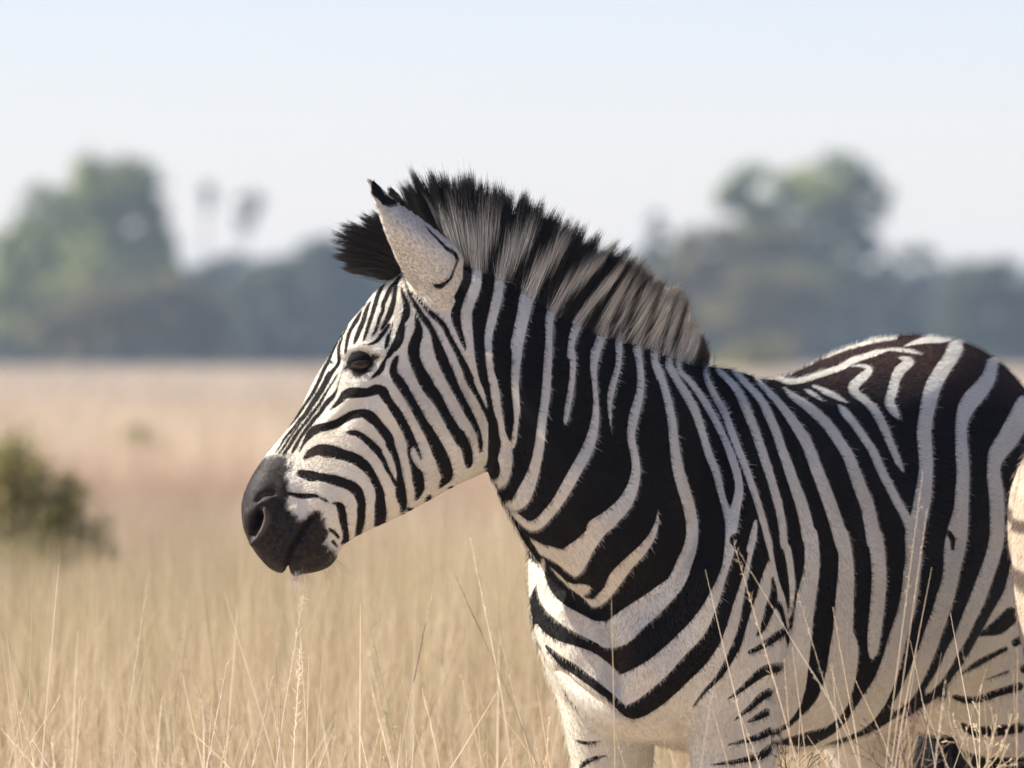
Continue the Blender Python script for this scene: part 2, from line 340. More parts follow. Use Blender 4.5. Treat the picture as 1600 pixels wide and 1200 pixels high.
COAT = '''
# ---- black ground of neck, shoulder, barrel and rump
bp P 706,465 705.5,500 710,513 716,525 723,540 729,552 735,572 745,600 752,620 761,640 763,660 763,680 763,698 762,715 760,725 758,730 758,760 795,840 850,890 830,930 820,960 840,1010 T7 330,600 450,720 560,800 680,890 760,945 830,940 920,880 1010,800 P 1110,1080 1210,1167 1256,1168 1319,1162 1375,1145 1428,1116 1469,1090 1700,1080 1700,240 690,240 700,400
# ---- neck
ws T14 1160,300,120 1160,400,120 1140,550,135 1080,700,140 1030,850,135 A 885,180,170 900,350,160 920,500,150 945,700,125 960,850,140 1010,1050,110 C 800,30,112 860,180,92 930,350,82 970,480,65 1010,600,25
bs T14 940,20,60 1030,80,100 1050,220,110 1020,400,120 950,560,130 900,680,100 905,800,90 A 720,60,140 720,200,140 760,330,110 800,450,90 840,560,70 870,650,40 888,715,10
ws T14 1540,250,140 1470,350,130 1450,440,130 1430,600,130 1400,750,130 1350,950,120 A 1290,200,150 1250,350,140 1230,500,130 1235,700,112 1245,850,115 1265,1000,115 1310,1180,140 C 1115,200,130 1140,350,150 1160,500,140 1185,650,125 1225,800,105 1245,950,115 1290,1100,140 E 1110,200,190 1100,350,235 1095,450,235 1090,560,185 1060,690,170 1000,780,90
wp E 1000,330 1215,300 1200,560 1110,770 1010,810 880,690 960,640 1000,560 970,480
ws T3 450,580,80 400,670,80 375,780,70 345,920,70 T4 345,0,58 335,150,45 345,300,38 C 1465,600,100 1470,700,95 1465,800,90 1445,950,95 1430,1100,85 E 1240,50,90 1195,160,120
ws T3 560,690,60 510,780,50 505,900,40 500,1000,45 T4 502,0,45 490,200,50 470,350,50 455,480,55 430,590,62 400,670,78 370,730,85 335,765,60 295,750,30
ws T3 685,760,55 635,850,48 615,930,38 610,980,35 T4 620,0,38 625,80,35 615,180,35 600,270,35 588,340,28 584,362,10
ws T3 790,820,50 760,900,50 740,960,48 T4 738,0,55 728,80,40 735,180,30 740,290,38 725,400,55 690,500,65 640,590,65 590,680,65 540,760,60 490,820,60 440,865,60 395,862,45 340,815,30 310,790,15
ws T3 878,830,42 855,910,42 855,980,36 T4 848,80,35 820,180,40 808,260,28 812,340,18 822,415,7
ws T3 960,870,48 945,950,48 T4 948,0,42 962,100,40 960,200,45 930,320,55 915,420,45 930,500,45 940,580,50 925,670,62 880,760,80 810,830,90 740,880,100
wp G 1000,0 800,180 620,305 500,262 390,240 300,190 190,130 340,370 460,430 600,530 700,620 800,660 880,590 960,460 1010,350 1090,230 1180,110 1330,0
wp G 780,740 850,730 960,750 995,785 950,840 890,890 980,960 1000,1010 900,930 820,860 700,780 560,640 490,560 440,500 520,545 640,660 700,710
ws T4 1052,785,8 1045,850,25 1020,920,40 970,990,55 900,1060,65 840,1130,75 G 1200,830,140 1100,930,140 1020,985,90 960,940,60
bs G 420,440,25 520,500,60 640,600,70 740,680,70 790,715,35
bs E 960,430,60 970,560,80 930,640,80
bs E 780,500,50 840,590,40
# ---- shoulder and chest
ws T3 1040,900,46 1030,990,42 1060,1090,40 T4 1040,60,40 1070,140,42 1100,250,45 1120,350,48 1130,450,52 1145,560,60 1170,660,65 1200,760,65 1220,860,65 1215,960,70 1180,1060,85 T7 980,270,88 920,330,105 850,390,120 770,450,135 700,510,150 640,535,130
ws T7 310,160,25 305,250,50 335,350,75 400,420,85 480,470,95 560,510,95 640,530,130
ws T3 1115,930,40 1100,1020,35 T4 1110,80,45 1150,150,45 1200,230,50 1240,310,48 1270,400,45 1300,500,45 1340,600,45 1365,700,40 1390,790,40 1405,850,45
ws T3 1165,950,40 1150,1040,32 T4 1210,150,35 1270,230,40 1330,330,40 1380,430,40 1420,530,45 1450,630,45 1455,700,50 1440,770,55 1420,850,70 1410,950,55 1400,1050,58 T7 1225,230,60 1190,320,70 1140,420,80 1070,520,95 980,610,100 900,690,115 820,750,130 740,800,150 690,820,140
ws T7 280,490,20 310,550,60 380,600,75 470,630,80 560,680,105 640,760,130 700,820,150
# white legs and shoulder point
wp T6 225,110 205,190 180,280 150,370 120,460 80,550 30,620 0,660 T7 1010,800 920,880 830,940 760,945 680,890 560,800 450,720 330,600 200,700 300,2500 1470,2500 T6 335,1075 335,820 400,740 420,640 425,520 415,430 390,340 365,270 345,180 310,150 260,110
ws T5 258,1005,20 248,1070,40 235,1150,50 T6 245,100,50 230,190,50 205,280,50 180,380,55 150,470,60 110,560,60 60,640,65
bs T7 1280,60,60 1300,100,40 1280,200,60 1260,270,65 1235,360,70 1205,450,80 1160,560,85 1100,650,85 1030,720,85 960,780,85 880,850,75 800,920,55 740,925,45 680,870,40 600,800,38 520,740,42 450,695,48 390,650,38 330,590,15
bs T6 300,60,70 280,150,75 255,240,62 235,320,60 215,400,50 190,500,40 165,580,45 130,650,40 90,720,33 50,770,25 0,820,18 T7 1070,890,12
bs H 490,50,70 490,200,90 480,350,130 430,500,150 380,650,120 320,800,100 230,920,50
bs H 560,450,120 620,550,90 650,700,60 680,850,60 710,1000,60 730,1150,60 700,1400,50
bs H 650,860,100 560,920,130 450,1000,120 330,1080,100 220,1140,80 110,1190,60
ws H 655,960,35 665,1080,50
bs T6 395,690,40 350,700,50 290,720,50 230,770,35 170,820,22 120,855,8
bs T6 325,820,40 280,850,40 240,890,30 190,930,18 150,965,7
bs T6 315,920,40 270,945,33 220,970,12
bs T6 330,1015,40 270,1045,35 200,1065,22 120,1085,8
bs T6 330,1100,40 280,1140,40 200,1160,28 110,1175,18 30,1185,7
bs T7 480,1062,12 530,1075,18 600,1068,8
bs T7 505,1192,20 540,1165,26 580,1150,20 635,1138,6
bs T7 420,815,14 432,835,8
bs P 1120,1225,5 1160,1235,12 1205,1228,14
bs P 912,1228,10 950,1220,8 980,1216,4
# ---- barrel
ws T5 0,240,25 20,310,35 60,390,40 100,460,42 135,550,42 170,640,40 205,730,40 240,830,40 270,920,40 300,1020,40 325,1120,38 T6 325,80,35 345,180,28 365,270,26 390,340,26 410,420,18 425,520,8
ws T5 60,245,28 110,290,38 150,330,42 190,400,48 225,480,50 260,570,50 290,660,50 320,750,50 345,830,48 370,920,48 390,1020,45 400,1120,45 T6 415,100,42 430,180,40 440,270,35 440,340,25 435,400,15 430,450,6
ws T5 140,250,28 190,300,35 240,350,40 290,410,45 325,480,50 360,560,50 390,650,52 420,730,58 450,820,60 480,900,65 505,990,70 525,1090,75 T6 530,30,80 540,130,80 535,230,85 515,330,95 500,430,95 490,520,100 475,610,110 460,700,120 440,780,140 410,860,150 380,930,110 350,980,50
ws T5 250,288,22 310,350,35 360,400,42 410,460,50 460,530,58 510,610,62 545,700,65 580,790,68 610,870,70 640,950,72 665,1030,75 690,1120,75 T6 685,30,75 705,120,75 710,220,85 705,320,90 700,420,95 695,520,100 700,600,140 690,700,150 670,790,150 640,870,150 590,930,130 520,970,90 440,1015,50 350,1050,26
ws T5 395,340,18 440,380,40 500,420,50 560,470,55 620,530,58 670,600,60 720,680,62 755,770,68 785,850,72 815,930,75 835,1020,75 850,1110,80 T6 855,40,80 870,150,80 875,250,78 870,350,75 860,450,70 850,540,65 845,610,50 840,645,22
ws T5 500,348,14 540,370,30 598,408,10
ws T5 280,272,15 350,293,25 430,310,35 500,300,35 560,280,35 620,260,35 690,235,38 740,205,40 800,185,35 860,165,35 905,155,20
ws T5 545,330,20 600,355,35 650,380,35 712,412,15
ws T5 905,150,18 980,150,25 1040,160,25 1085,172,14
ws T5 360,275,10 430,260,25 520,215,30 600,185,30 700,145,32 800,115,32 900,95,32 960,92,20
ws T5 670,425,15 700,460,45 750,520,45 800,590,45 845,660,48 880,740,50 920,820,50 960,900,50 1000,970,50 1030,1040,60
ws T5 735,232,10 790,230,22 825,250,40 800,280,50 765,310,55 745,340,60 760,370,50 800,400,45 850,450,50 890,520,50 920,590,45 950,660,42 975,720,35 1000,765,8
ws T5 975,190,16 1010,200,40 1025,215,50 980,250,60 955,300,55 940,360,55 925,410,55 945,450,52 972,495,16
ws T5 1000,132,12 1060,112,30 1120,100,40 1180,102,34 1228,98,18
ws T5 1255,140,85 1230,190,80 1190,250,80 1150,320,85 1125,400,85 1110,480,78 1100,560,78 1105,640,78 1110,720,75 1105,800,80 1095,880,90 1080,960,90 1060,1040,90 1055,1120,88 T6 1045,40,90 1050,130,90 1040,220,90 1030,310,85 1015,400,85 990,480,85 965,560,90 945,640,95 920,720,100 890,790,105 850,860,115 800,930,110 740,990,75 660,1040,35 560,1090,20
ws T6 1000,930,20 900,1000,24 800,1045,22 700,1078,16
ws T5 1438,215,62 1420,290,78 1370,360,95 1320,420,95 1290,500,70 1285,580,65 1290,680,70 1295,770,70 1290,860,75 1285,950,80 1270,1040,105 1255,1120,110 T6 1265,40,110 1250,120,110 1240,200,90 1225,280,85 1205,350,90 1180,430,85 1150,510,85 1120,600,85 1085,680,85 1050,760,80 1010,830,70 960,890,40
bs T6 1225,25,20 1242,60,22 1240,105,10
bs T5 1200,1030,12 1175,1060,14
ws T5 1610,430,120 1560,520,115 1520,590,110 1470,660,98 1450,720,75 1450,790,75 1460,860,80 1465,950,80 1465,1060,80 T6 1465,40,80 1450,120,80 1420,210,80 1390,290,80 1360,370,78 1320,460,70 1280,550,62 1240,620,58 1200,700,50 1160,760,42 1120,810,30
ws P 1668,650,18 1652,720,24 1638,800,24 1624,880,22 1612,940,12
# ---- thigh and far hind leg
wp T16 225,480 205,560 145,670 65,810 0,900 0,1000 20,1500 500,1500 500,470
wp P 1206,1163 1256,1166 1319,1160 1375,1143 1428,1114 1469,1086 1486,1200 1486,1400 1206,1400
bs T16 120,720,12 150,705,35 185,690,55 230,650,60
bs T16 50,860,8 95,830,20 140,805,22 210,770,18
bs T16 140,882,5 220,852,12
bs T16 25,942,18 70,955,26 120,950,26 180,930,28 260,905,30
bs T16 55,1045,20 90,1065,34 150,1068,40 260,1055,38
bs T16 65,1148,22 110,1172,36 180,1182,42 280,1180,40
bs P 1586,1004,12 1640,980,18 1700,966,14
bs P 1600,1045,14 1650,1022,18 1700,1010,14
bs P 1600,960,8 1640,935,16 1690,925,12
# ---- cheek
bs T14 350,620,18 430,700,30 520,810,50 600,890,70 A 450,200,90 540,300,95 610,450,88 690,600,95 760,730,98 830,880,115 900,1020,120 950,1150,125 C 690,80,112 790,260,102 870,400,82 950,550,62 1020,680,80 1080,800,120
bs T14 250,450,22 290,570,35 340,690,50 400,790,66 A 180,120,90 270,240,100 365,400,95 430,600,150 505,800,180 585,1000,165 C 395,0,180 480,200,152 585,400,130 690,600,130 800,800,110 885,1000,78 905,1190,70 E 710,120,70 705,220,50 695,290,12
bs T8 1188,575,14 1210,660,60 1230,760,105 1210,860,135 1175,960,150 1170,1080,155 T9 1480,520,180 1540,680,190 B 1040,150,215 1120,300,200 1230,430,185 C 130,300,200 265,500,172 370,700,160 490,900,180 610,1100,180 E 380,0,180 480,200,165 510,350,155 520,450,120 498,512,30
bs T9 1215,462,36 1180,530,92 1150,630,112 1150,740,130 1230,850,150 1320,980,150 B 600,130,150 690,260,150 770,380,150 850,520,150 930,660,150 1000,790,150 1080,920,170 1150,1040,185 1220,1180,205 D 1250,150,220 1310,280,220 1350,400,230 1380,500,200 1360,590,150 1310,650,95 1265,725,40
bs T12 920,572,12 990,510,50 1060,440,80 1120,370,110 1200,350,140 1300,350,130 1400,345,120 1500,310,130 B 260,290,150 370,310,165 430,410,150 500,510,130 570,610,150 640,720,150 710,850,150 770,970,150 820,1090,160 D 830,30,140
bs B 350,195,8 360,240,40
bs D 790,60,60 785,150,60 805,250,62 830,340,80 870,430,115 920,520,180 935,620,190 950,720,165 930,820,110 890,910,40
bs D 890,40,70 930,150,60 960,230,48 978,285,22
bs T12 545,1090,22 565,1040,30 590,990,40 650,900,80 720,830,110 800,790,110 900,770,110 1000,740,112 1100,680,100 1200,630,110 1300,610,112 1400,620,120 1480,690,130 B 100,670,140 180,700,150 260,770,150 330,860,150 410,960,160 480,1060,150 D 500,60,140 560,180,110 600,300,100 630,430,90 650,560,100 660,680,140 660,800,170 680,900,160 700,1000,115 680,1070,65 645,1115,15
bs T12 1118,840,18 1170,850,60 1260,860,80 1360,920,80 1450,990,80 1530,1080,90 B 100,1060,100 190,1130,110 D 230,90,110 310,170,100 370,260,90 420,360,80 460,450,70 510,540,60 560,630,60 610,710,60
bs F 350,275,36 420,210,110 500,160,150 600,130,180 700,150,210 800,160,200 900,190,190 1000,220,170 1100,250,180 1200,300,180 1300,380,170 1390,490,140 1450,600,130 1510,720,130 1540,830,150 D 340,880,150 340,1000,180 345,1100,190 340,1190,190 P 592,820,16 589,827,8
bs F 240,510,40 300,500,120 380,520,150 470,540,180 560,550,135 660,565,140 770,590,150 880,620,170 1000,660,160 1110,710,175 1190,790,170 1230,890,150 1250,1000,140 1240,1100,140 P 564.5,808,13.5 562,822,12.5 558,838,8
bs F 80,800,50 180,830,70 300,850,88 420,850,88 520,850,70 600,880,40 680,920,45 735,950,32
bs F 795,970,36 860,970,60 920,1020,130 940,1100,130 T11 1400,290,110 1420,400,92 1440,500,82 1440,580,82 1395,635,36
bs T11 1240,455,40 1300,500,50 1350,560,40
bs T11 1280,610,50 1330,675,30
bs D 770,1070,70 800,1060,60
bs D 680,1130,50 660,1160,30
bs D 1050,930,60 1100,870,80
bs D 1390,745,40 1440,720,50
# ---- ear base
bs T14 635,735,36 700,770,60 780,715,80 860,680,75
bs T14 440,640,16 520,680,18 600,690,8
bs T14 480,700,18 560,740,24 615,772,10
# ---- forehead
bs T8 1000,90,25 950,180,60 932,290,62 920,400,64 890,500,78 860,590,78 810,680,55 770,760,40
bs T8 925,165,25 870,260,58 830,350,60 790,440,58 780,540,48 740,620,45 720,700,40 680,800,40 640,845,15
bs T8 805,195,15 750,270,50 710,370,60 680,470,60 650,570,55 620,660,55 590,760,50 560,850,40 530,930,15
bs T8 635,410,18 590,490,50 560,580,60 530,680,65 490,770,60 460,850,60 425,935,35
bs T8 515,535,25 470,620,55 420,700,55 380,770,50 350,850,50 330,950,45 315,1052,36
bs T8 565,450,20 525,495,12
bs T8 345,725,15 300,800,25 265,855,18
bs T8 860,700,40 810,780,45 760,840,60 700,910,48 620,945,33 530,957,8
bs T8 1010,225,20 1030,310,45 1060,400,70 1085,500,90 1065,600,100 1030,670,60 1020,740,90 1000,810,110 980,900,120 930,980,108 880,1040,70 T9 1080,440,90 1040,490,50 1000,560,55 980,600,88 950,680,90 880,750,70 810,810,36 765,832,10
bs T8 855,845,50 835,930,60 820,990,32 815,1018,8
bs T8 905,690,25 885,770,20 870,840,30
# ---- bridge of the nose
bs T9 330,150,24 270,250,28 210,370,40 160,480,50 110,590,60 60,680,60 T12 820,130,50 760,260,50 700,370,50 620,490,40 540,610,40 450,720,40 350,830,35 250,940,35 170,1040,35 110,1120,26
bs T9 170,560,55 195,585,30
bs T9 350,180,36 300,300,50 290,420,60 300,520,60 270,610,60 200,700,70 130,800,90 T12 920,120,80 880,200,80 820,310,75 750,420,75 680,520,65 610,620,52 540,700,42 450,810,38 360,920,38 310,1000,28 250,1090,20
bs T12 690,560,25 640,620,28 560,720,28 480,830,30 410,930,35 360,1010,35 290,1110,26
bs T12 1030,100,16 970,200,30 900,310,30 830,430,40 760,540,45 690,630,50 630,710,45 550,810,45 470,930,50 410,1030,45 340,1120,36
bs T12 1060,150,8 1030,230,12 1010,310,28 960,400,60 900,460,70 850,520,60 800,600,55 720,690,55 650,780,50 590,860,45 540,940,45 490,1030,50 450,1100,36
bs T9 320,800,12 260,900,8
'''
SKIN = '''
bp T10 335,185 395,135 440,105 500,92 560,82 600,92 640,95 700,60 750,85 705,190 722,222 790,150 760,260 700,360 740,390 730,500 730,560 720,640 720,740 800,830 860,890 940,870 1050,770 1130,800 1180,880 1190,960 1210,1010 1230,1080 P 508,848 513,855 524,862 530,880 510,905 460,910 430,905 390,865 365,830 365,760
bp T9 330,690 400,560 450,470 500,400 560,385 700,400 820,430 950,470 900,560 830,640 780,720 700,780 620,805 540,790 470,730 430,680 380,700 350,760
ws T10 700,100,22 800,20,40
ws T10 715,195,25 800,110,60 860,30,70
ws T10 700,345,8 760,270,30 800,220,60
'''
EAR = '''
bp T13 165,95 195,88 260,160 330,270 430,330 510,370 480,420 380,435 300,400 250,335 190,300 155,260 165,180
bs T13 850,670,14 900,740,24 960,800,28 1040,880,36 1100,950,40 1200,1010,50 1240,1080,36 T14 910,250,30 870,350,30 840,430,34 770,500,50 700,540,75 640,530,45
bs T14 780,60,40 850,110,40
'''
MANE = '''
wP T1 1130,440 1060,350 1000,250 1060,280 1120,240 1170,290 1250,270 1300,300 1350,310 1320,400 1280,480 1260,545 1210,540 1185,460
wP T3 235,590 250,510 310,380 350,350 430,375 410,450 340,520 290,600
wP T3 370,650 400,590 480,470 560,400 600,420 560,490 480,580 420,670
wP T3 490,780 510,720 570,630 680,530 790,465 790,500 720,570 640,640 550,740 530,790
wP T3 612,840 640,780 720,680 800,590 865,540 855,580 800,650 730,720 690,790 660,850
wP T3 738,890 760,800 820,690 870,610 912,565 900,630 840,740 800,840 780,900
wP T3 833,910 845,830 880,720 920,620 952,585 930,680 890,790 872,910
wP T3 918,940 930,850 950,740 985,615 1035,640 1010,760 980,880 965,960
wP T3 1003,970 1010,880 1040,770 1070,645 1120,655 1110,780 1075,880 1050,990
wP T3 1080,990 1090,880 1120,780 1160,670 1185,700 1150,820 1120,930 1112,1020
wP T3 1190,1010 1190,900 1215,800 1240,815 1262,885 1240,980 1215,1025
wP T3 1138,1020 1150,930 1180,800 1205,720 1215,770 1190,900 1170,1020
'''
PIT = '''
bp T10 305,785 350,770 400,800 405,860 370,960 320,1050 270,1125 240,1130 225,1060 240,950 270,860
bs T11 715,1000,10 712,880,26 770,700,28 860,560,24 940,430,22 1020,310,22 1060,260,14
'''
F_PIT = paint(PIT, 1)  # nostril lining and mouth crease blackened, recess shade painted into the colour
F_RIM_LIT = paint('bs T10 395,765,30 440,790,60 465,860,70 440,950,70 380,1040,75 310,1120,60\nbs T10 340,650,20 420,610,40 520,590,30', 1)  # sunlight on the nostril rim and fold above, painted as paler skin
F_COAT = paint(COAT, 1)
F_SKIN = paint(SKIN, 1)
F_EAR = paint(EAR, 1)
F_MANE = paint(MANE, -1)

def look(F, px, py, out):
    gx = px - GX0 - 0.5; gy = py - GY0 - 0.5
    ok = (gx > 0) & (gy > 0) & (gx < GW - 2) & (gy < GH - 2)
    gx = np.clip(gx, 0, GW - 2.001); gy = np.clip(gy, 0, GH - 2.001)
    ix = gx.astype(int); iy = gy.astype(int); fx = gx - ix; fy = gy - iy
    v = (F[iy, ix] * (1 - fx) + F[iy, ix + 1] * fx) * (1 - fy) + (F[iy + 1, ix] * (1 - fx) + F[iy + 1, ix + 1] * fx) * fy
    return np.where(ok, v, out)

# ---------------------------------------------------------------- zebra body
TH = math.radians(57)
CT, ST = math.cos(TH), math.sin(TH)
XC, YC = 0.458, 14.41
def BF(a, b, z):               # body frame: a forward, b to the animal's left, z up
    return np.array([XC - CT * a + ST * b, YC - ST * a - CT * b, z])
LEFT = np.array([ST, -CT, 0.0])
FWD = np.array([-CT, -ST, 0.0])

parts_v, parts_f = [], []
def add_part(V, Fc):
    off = sum(len(v) for v in parts_v)
    parts_v.append(np.asarray(V)); parts_f.extend([[i + off for i in f] for f in Fc])

def loft(rings):
    """rings (m,n,3), closed with end fans"""
    rings = np.asarray(rings); m, n = rings.shape[:2]
    V = rings.reshape(-1, 3).tolist(); Fc = []
    for i in range(m - 1):
        for j in range(n):
            k = (j + 1) % n
            Fc.append([i * n + j, i * n + k, (i + 1) * n + k, (i + 1) * n + j])
    c0 = len(V); V.append(rings[0].mean(0).tolist()); V.append(rings[-1].mean(0).tolist())
    for j in range(n):
        k = (j + 1) % n
        Fc.append([c0, k, j]); Fc.append([c0 + 1, (m - 1) * n + j, (m - 1) * n + k])
    add_part(V, Fc)

PH = np.linspace(0, 2 * math.pi, 48, endpoint=False)
CP, SP = np.cos(PH), np.sin(PH)
def sup(x, e):
    return np.sign(x) * np.abs(x) ** e

def ring(D, V, L, w, k=0.0, e=0.9):
    C = (D + V) / 2; h = (D - V) / 2
    wm = 1 + k * CP
    return C + np.outer(sup(CP, e), h) + np.outer(sup(SP, e) * w * wm, L)

SPINE = []          # (centre, dorsal end, ventral end, lateral)

# barrel: a, ztop, zbot, half width, k (positive = wider above), exponent
T = [(-.700, 1.08, .90, .06, .0, .9), (-.670, 1.19, .78, .135, .0, .9), (-.61, 1.275, .68, .195, .0, .86), (-.53, 1.318, .64, .235, -.02, .86),
     (-.45, 1.333, .66, .255, -.03, .86), (-.36, 1.326, .70, .265, -.06, .86), (-.25, 1.300, .675, .272, -.12, .88), (-.12, 1.272, .645, .288, -.16, .90),
     (.02, 1.258, .632, .292, -.18, .92), (.14, 1.262, .630, .282, -.20, .92), (.25, 1.280, .640, .262, -.20, .92), (.35, 1.262, .665, .240, -.16, .92),
     (.43, 1.18, .665, .222, .10, .90), (.49, 1.08, .68, .190, .24, .92), (.53, 1.00, .70, .150, .30, .92), (.557, .93, .75, .085, .2, .9)]
T = np.array(T)
tt = catmull(T, 5)
rings_t = []
for a, zt, zb, w, k, e in tt:
    D = BF(a, 0, zt); V = BF(a, 0, zb)
    rings_t.append(ring(D, V, LEFT, w, k, e))
loft(rings_t)

# neck: D(px), V(px), depth of D, depth of V, yaw of the lateral axis, half width, k, exponent
N = [(1100, 590, 985, 1030, 14.26, 14.10, 55, .200, -.30, .95), (1076, 572, 955, 990, 14.20, 14.03, 46, .185, -.32, .95), (1040, 558, 925, 947, 14.13, 13.98, 38, .165, -.34, .95),
     (985, 534, 889, 909, 14.06, 13.94, 30, .150, -.36, .95), (928, 514, 852, 873, 14.01, 13.93, 22, .140, -.38, .95), (870, 483, 822, 836, 13.97, 13.92, 15, .126, -.38, .95),
     (820, 448, 798, 799, 13.95, 13.92, 10, .112, -.36, .95), (772, 420, 777, 762, 13.94, 13.93, 6, .102, -.32, .95), (722, 406, 752, 715, 13.93, 13.93, 3, .092, -.22, .95),
     (685, 405, 720, 660, 13.93, 13.93, 0, .075, -.1, .95)]
nn = catmull(np.array(N, float), 5)
rings_n = []
for dx, dy, vx, vy, yd, yv, yaw, w, k, e in nn:
    D = P(dx, dy, yd); V = P(vx, vy, yv); y = math.radians(yaw)
    L = np.array([math.sin(y), -math.cos(y), 0])
    rings_n.append(ring(D, V, L, w, k, e)); 
loft(rings_n)

# head
HY = 13.93
Hd = [(690, 412, 772, 560, .070, .05, .9), (655, 415, 776, 630, .082, .05, .86), (618, 432, 776, 690, .092, .05, .82), (590, 452, 768, 728, .098, .06, .80), (565, 483, 748, 742, .100, .10, .80), (541, 512, 716, 756, .101, .16, .80),
      (512, 560, 672, 780, .098, .08, .84), (490, 596, 630, 803, .089, -.12, .90), (466, 645, 594, 820, .076, -.24, .95), (440, 682, 562, 835, .066, -.28, .98), (420, 703, 545, 845, .062, -.26, .98),
      (406, 724, 533, 856, .061, -.16, .96), (391, 748, 526, 872, .062, -.02, .9), (380, 775, 514, 886, .061, .0, .9), (377, 800, 488, 895, .056, .0, .9), (383, 833, 456, 897, .044, .0, .9), (397, 860, 430, 893, .028, .0, .9), (408, 874, 418, 885, .012, .0, .9)]
hh = catmull(np.array(Hd, float), 5)
rings_h = []
for dx, dy, vx, vy, w, k, e in hh:
    D = P(dx, dy, HY); V = P(vx, vy, HY); L = np.array([0, -1.0, 0])
    rings_h.append(ring(D, V, L, w, k, e))
loft(rings_h)

# mirror frames along the animal from muzzle to tail
for i in range(len(hh) - 1, -1, -3):
    dx, dy, vx, vy, w, k, e = hh[i]
    SPINE.append((P(dx, dy, HY), P(vx, vy, HY), np.array([0, -1.0, 0])))
for i in range(len(nn) - 6, -1, -3):
    dx, dy, vx, vy, yd, yv, yaw, w, k, e = nn[i]; y = math.radians(yaw)
    SPINE.append((P(dx, dy, yd), P(vx, vy, yv), np.array([math.sin(y), -math.cos(y), 0])))
for a in np.arange(.30, -.72, -.05):
    zt, zb = np.interp(a, T[:, 0], T[:, 1]), np.interp(a, T[:, 0], T[:, 2])
    SPINE.append((BF(a, 0, zt), BF(a, 0, 0.0), LEFT))

# legs
def limb(pts):
    p = catmull(np.array(pts, float), 5)
    rs = []
    for a, b, z, ra, rb in p:
        c = BF(a, b, z)
        rs.append(c + np.outer(CP * ra, FWD) + np.outer(SP * rb, LEFT))
    loft(rs)
for sgn, da in ((1, 0.0), (-1, -.03)):
    limb([(.40 + da, sgn * .135, 1.08, .07, .05), (.40 + da, sgn * .145, 1.0, .115, .075), (.40 + da, sgn * .145, .90, .135, .088), (.385 + da, sgn * .140, .80, .125, .086), (.375 + da, sgn * .13, .72, .100, .075), (.37 + da, sgn * .128, .64, .080, .066),
          (.365 + da, sgn * .125, .55, .064, .055), (.365 + da, sgn * .125, .46, .052, .046), (.37 + da, sgn * .125, .41, .050, .045), (.365 + da, sgn * .125, .34, .033, .032), (.365 + da, sgn * .125, .18, .029, .029), (.37 + da, sgn * .125, .12, .037, .036),
          (.385 + da, sgn * .125, .07, .037, .037), (.395 + da, sgn * .125, .04, .048, .046), (.40 + da, sgn * .125, .0, .058, .054)])
for sgn, da in ((1, 0.0), (-1, .02)):
    limb([(-.50 + da, sgn * .13, 1.20, .12, .07), (-.49 + da, sgn * .150, 1.10, .18, .105), (-.475 + da, sgn * .160, .98, .195, .105), (-.455 + da, sgn * .155, .86, .175, .098), (-.46 + da, sgn * .145, .76, .135, .082), (-.485 + da, sgn * .135, .66, .095, .064),
          (-.53 + da, sgn * .13, .56, .062, .046), (-.57 + da, sgn * .128, .50, .056, .040), (-.575 + da, sgn * .128, .44, .045, .037), (-.56 + da, sgn * .128, .34, .033, .032), (-.545 + da, sgn * .128, .18, .030, .030), (-.53 + da, sgn * .128, .12, .038, .036),
          (-.515 + da, sgn * .128, .07, .038, .037), (-.505 + da, sgn * .128, .04, .050, .046), (-.50 + da, sgn * .128, .0, .058, .054)])

# ears: cupped leaves, the outer side towards the camera
EL = np.array([(0, 668, 478, 698, 480), (.08, 648, 455, 712, 462), (.18, 632, 430, 724, 436), (.3, 620, 408, 726, 404), (.42, 611, 386, 712, 384), (.55, 602, 364, 692, 368), (.7, 594, 340, 656, 341), (.82, 586, 319, 622, 317), (.92, 580, 300, 602, 300), (1.0, 575, 282, 582, 281)], float)
EARC = []
def ear(sx, sy, sgn):
    nu, nv = 28, 17
    q = np.linspace(0, 1, nu)
    lx, ly, rx, ry = interp_rows(q, EL[:, 0], EL[:, 1:]).T
    sheet = [[], []]
    for i, u in enumerate(q):
        for s in (0, 1):
            row = []
            for v in np.linspace(-1, 1, nv):
                t = (v + 1) / 2
                x = lx[i] * (1 - t) + rx[i] * t + sx; y = ly[i] * (1 - t) + ry[i] * t + sy
                off = 0.072 + 0.044 * (1 - (1 - u) ** 2)
                bulge = 0.022 * (1 - v * v) * max(0, math.sin(math.pi * min(1, .25 + .75 * u))) ** .6 + 0.010 * v - 0.046 * v * min(1, max(0, (u - .12) / .5)) * (1 - .45 * u)
                yy = HY - sgn * (off + bulge - (0.011 if s else 0))
                row.append(P(x, y, HY) * np.array([1, 0, 1]) + np.array([0, yy, 0]))
            sheet[s].append(row)
    A = np.array(sheet[0]); Bm = np.array(sheet[1])
    V = np.vstack([A.reshape(-1, 3), Bm.reshape(-1, 3)]); o = nu * nv; Fc = []
    for i in range(nu - 1):
        for j in range(nv - 1):
            a = i * nv + j
            f1 = [a, a + 1, a + nv + 1, a + nv]; f2 = [o + a + nv, o + a + nv + 1, o + a + 1, o + a]
            Fc += [f1, f2]
    for i in range(nu - 1):
        a = i * nv; b = i * nv + nv - 1
        Fc += [[a + nv, o + a + nv, o + a, a], [b, o + b, o + b + nv, b + nv]]
    for j in range(nv - 1):
        a = j; b = (nu - 1) * nv + j
        Fc += [[a, o + a, o + a + 1, a + 1], [b + 1, o + b + 1, o + b, b]]
    if sgn < 0: Fc = [f[::-1] for f in Fc]
    add_part(V, Fc)
ear(0, 0, 1)
ear(27, 8, -1)

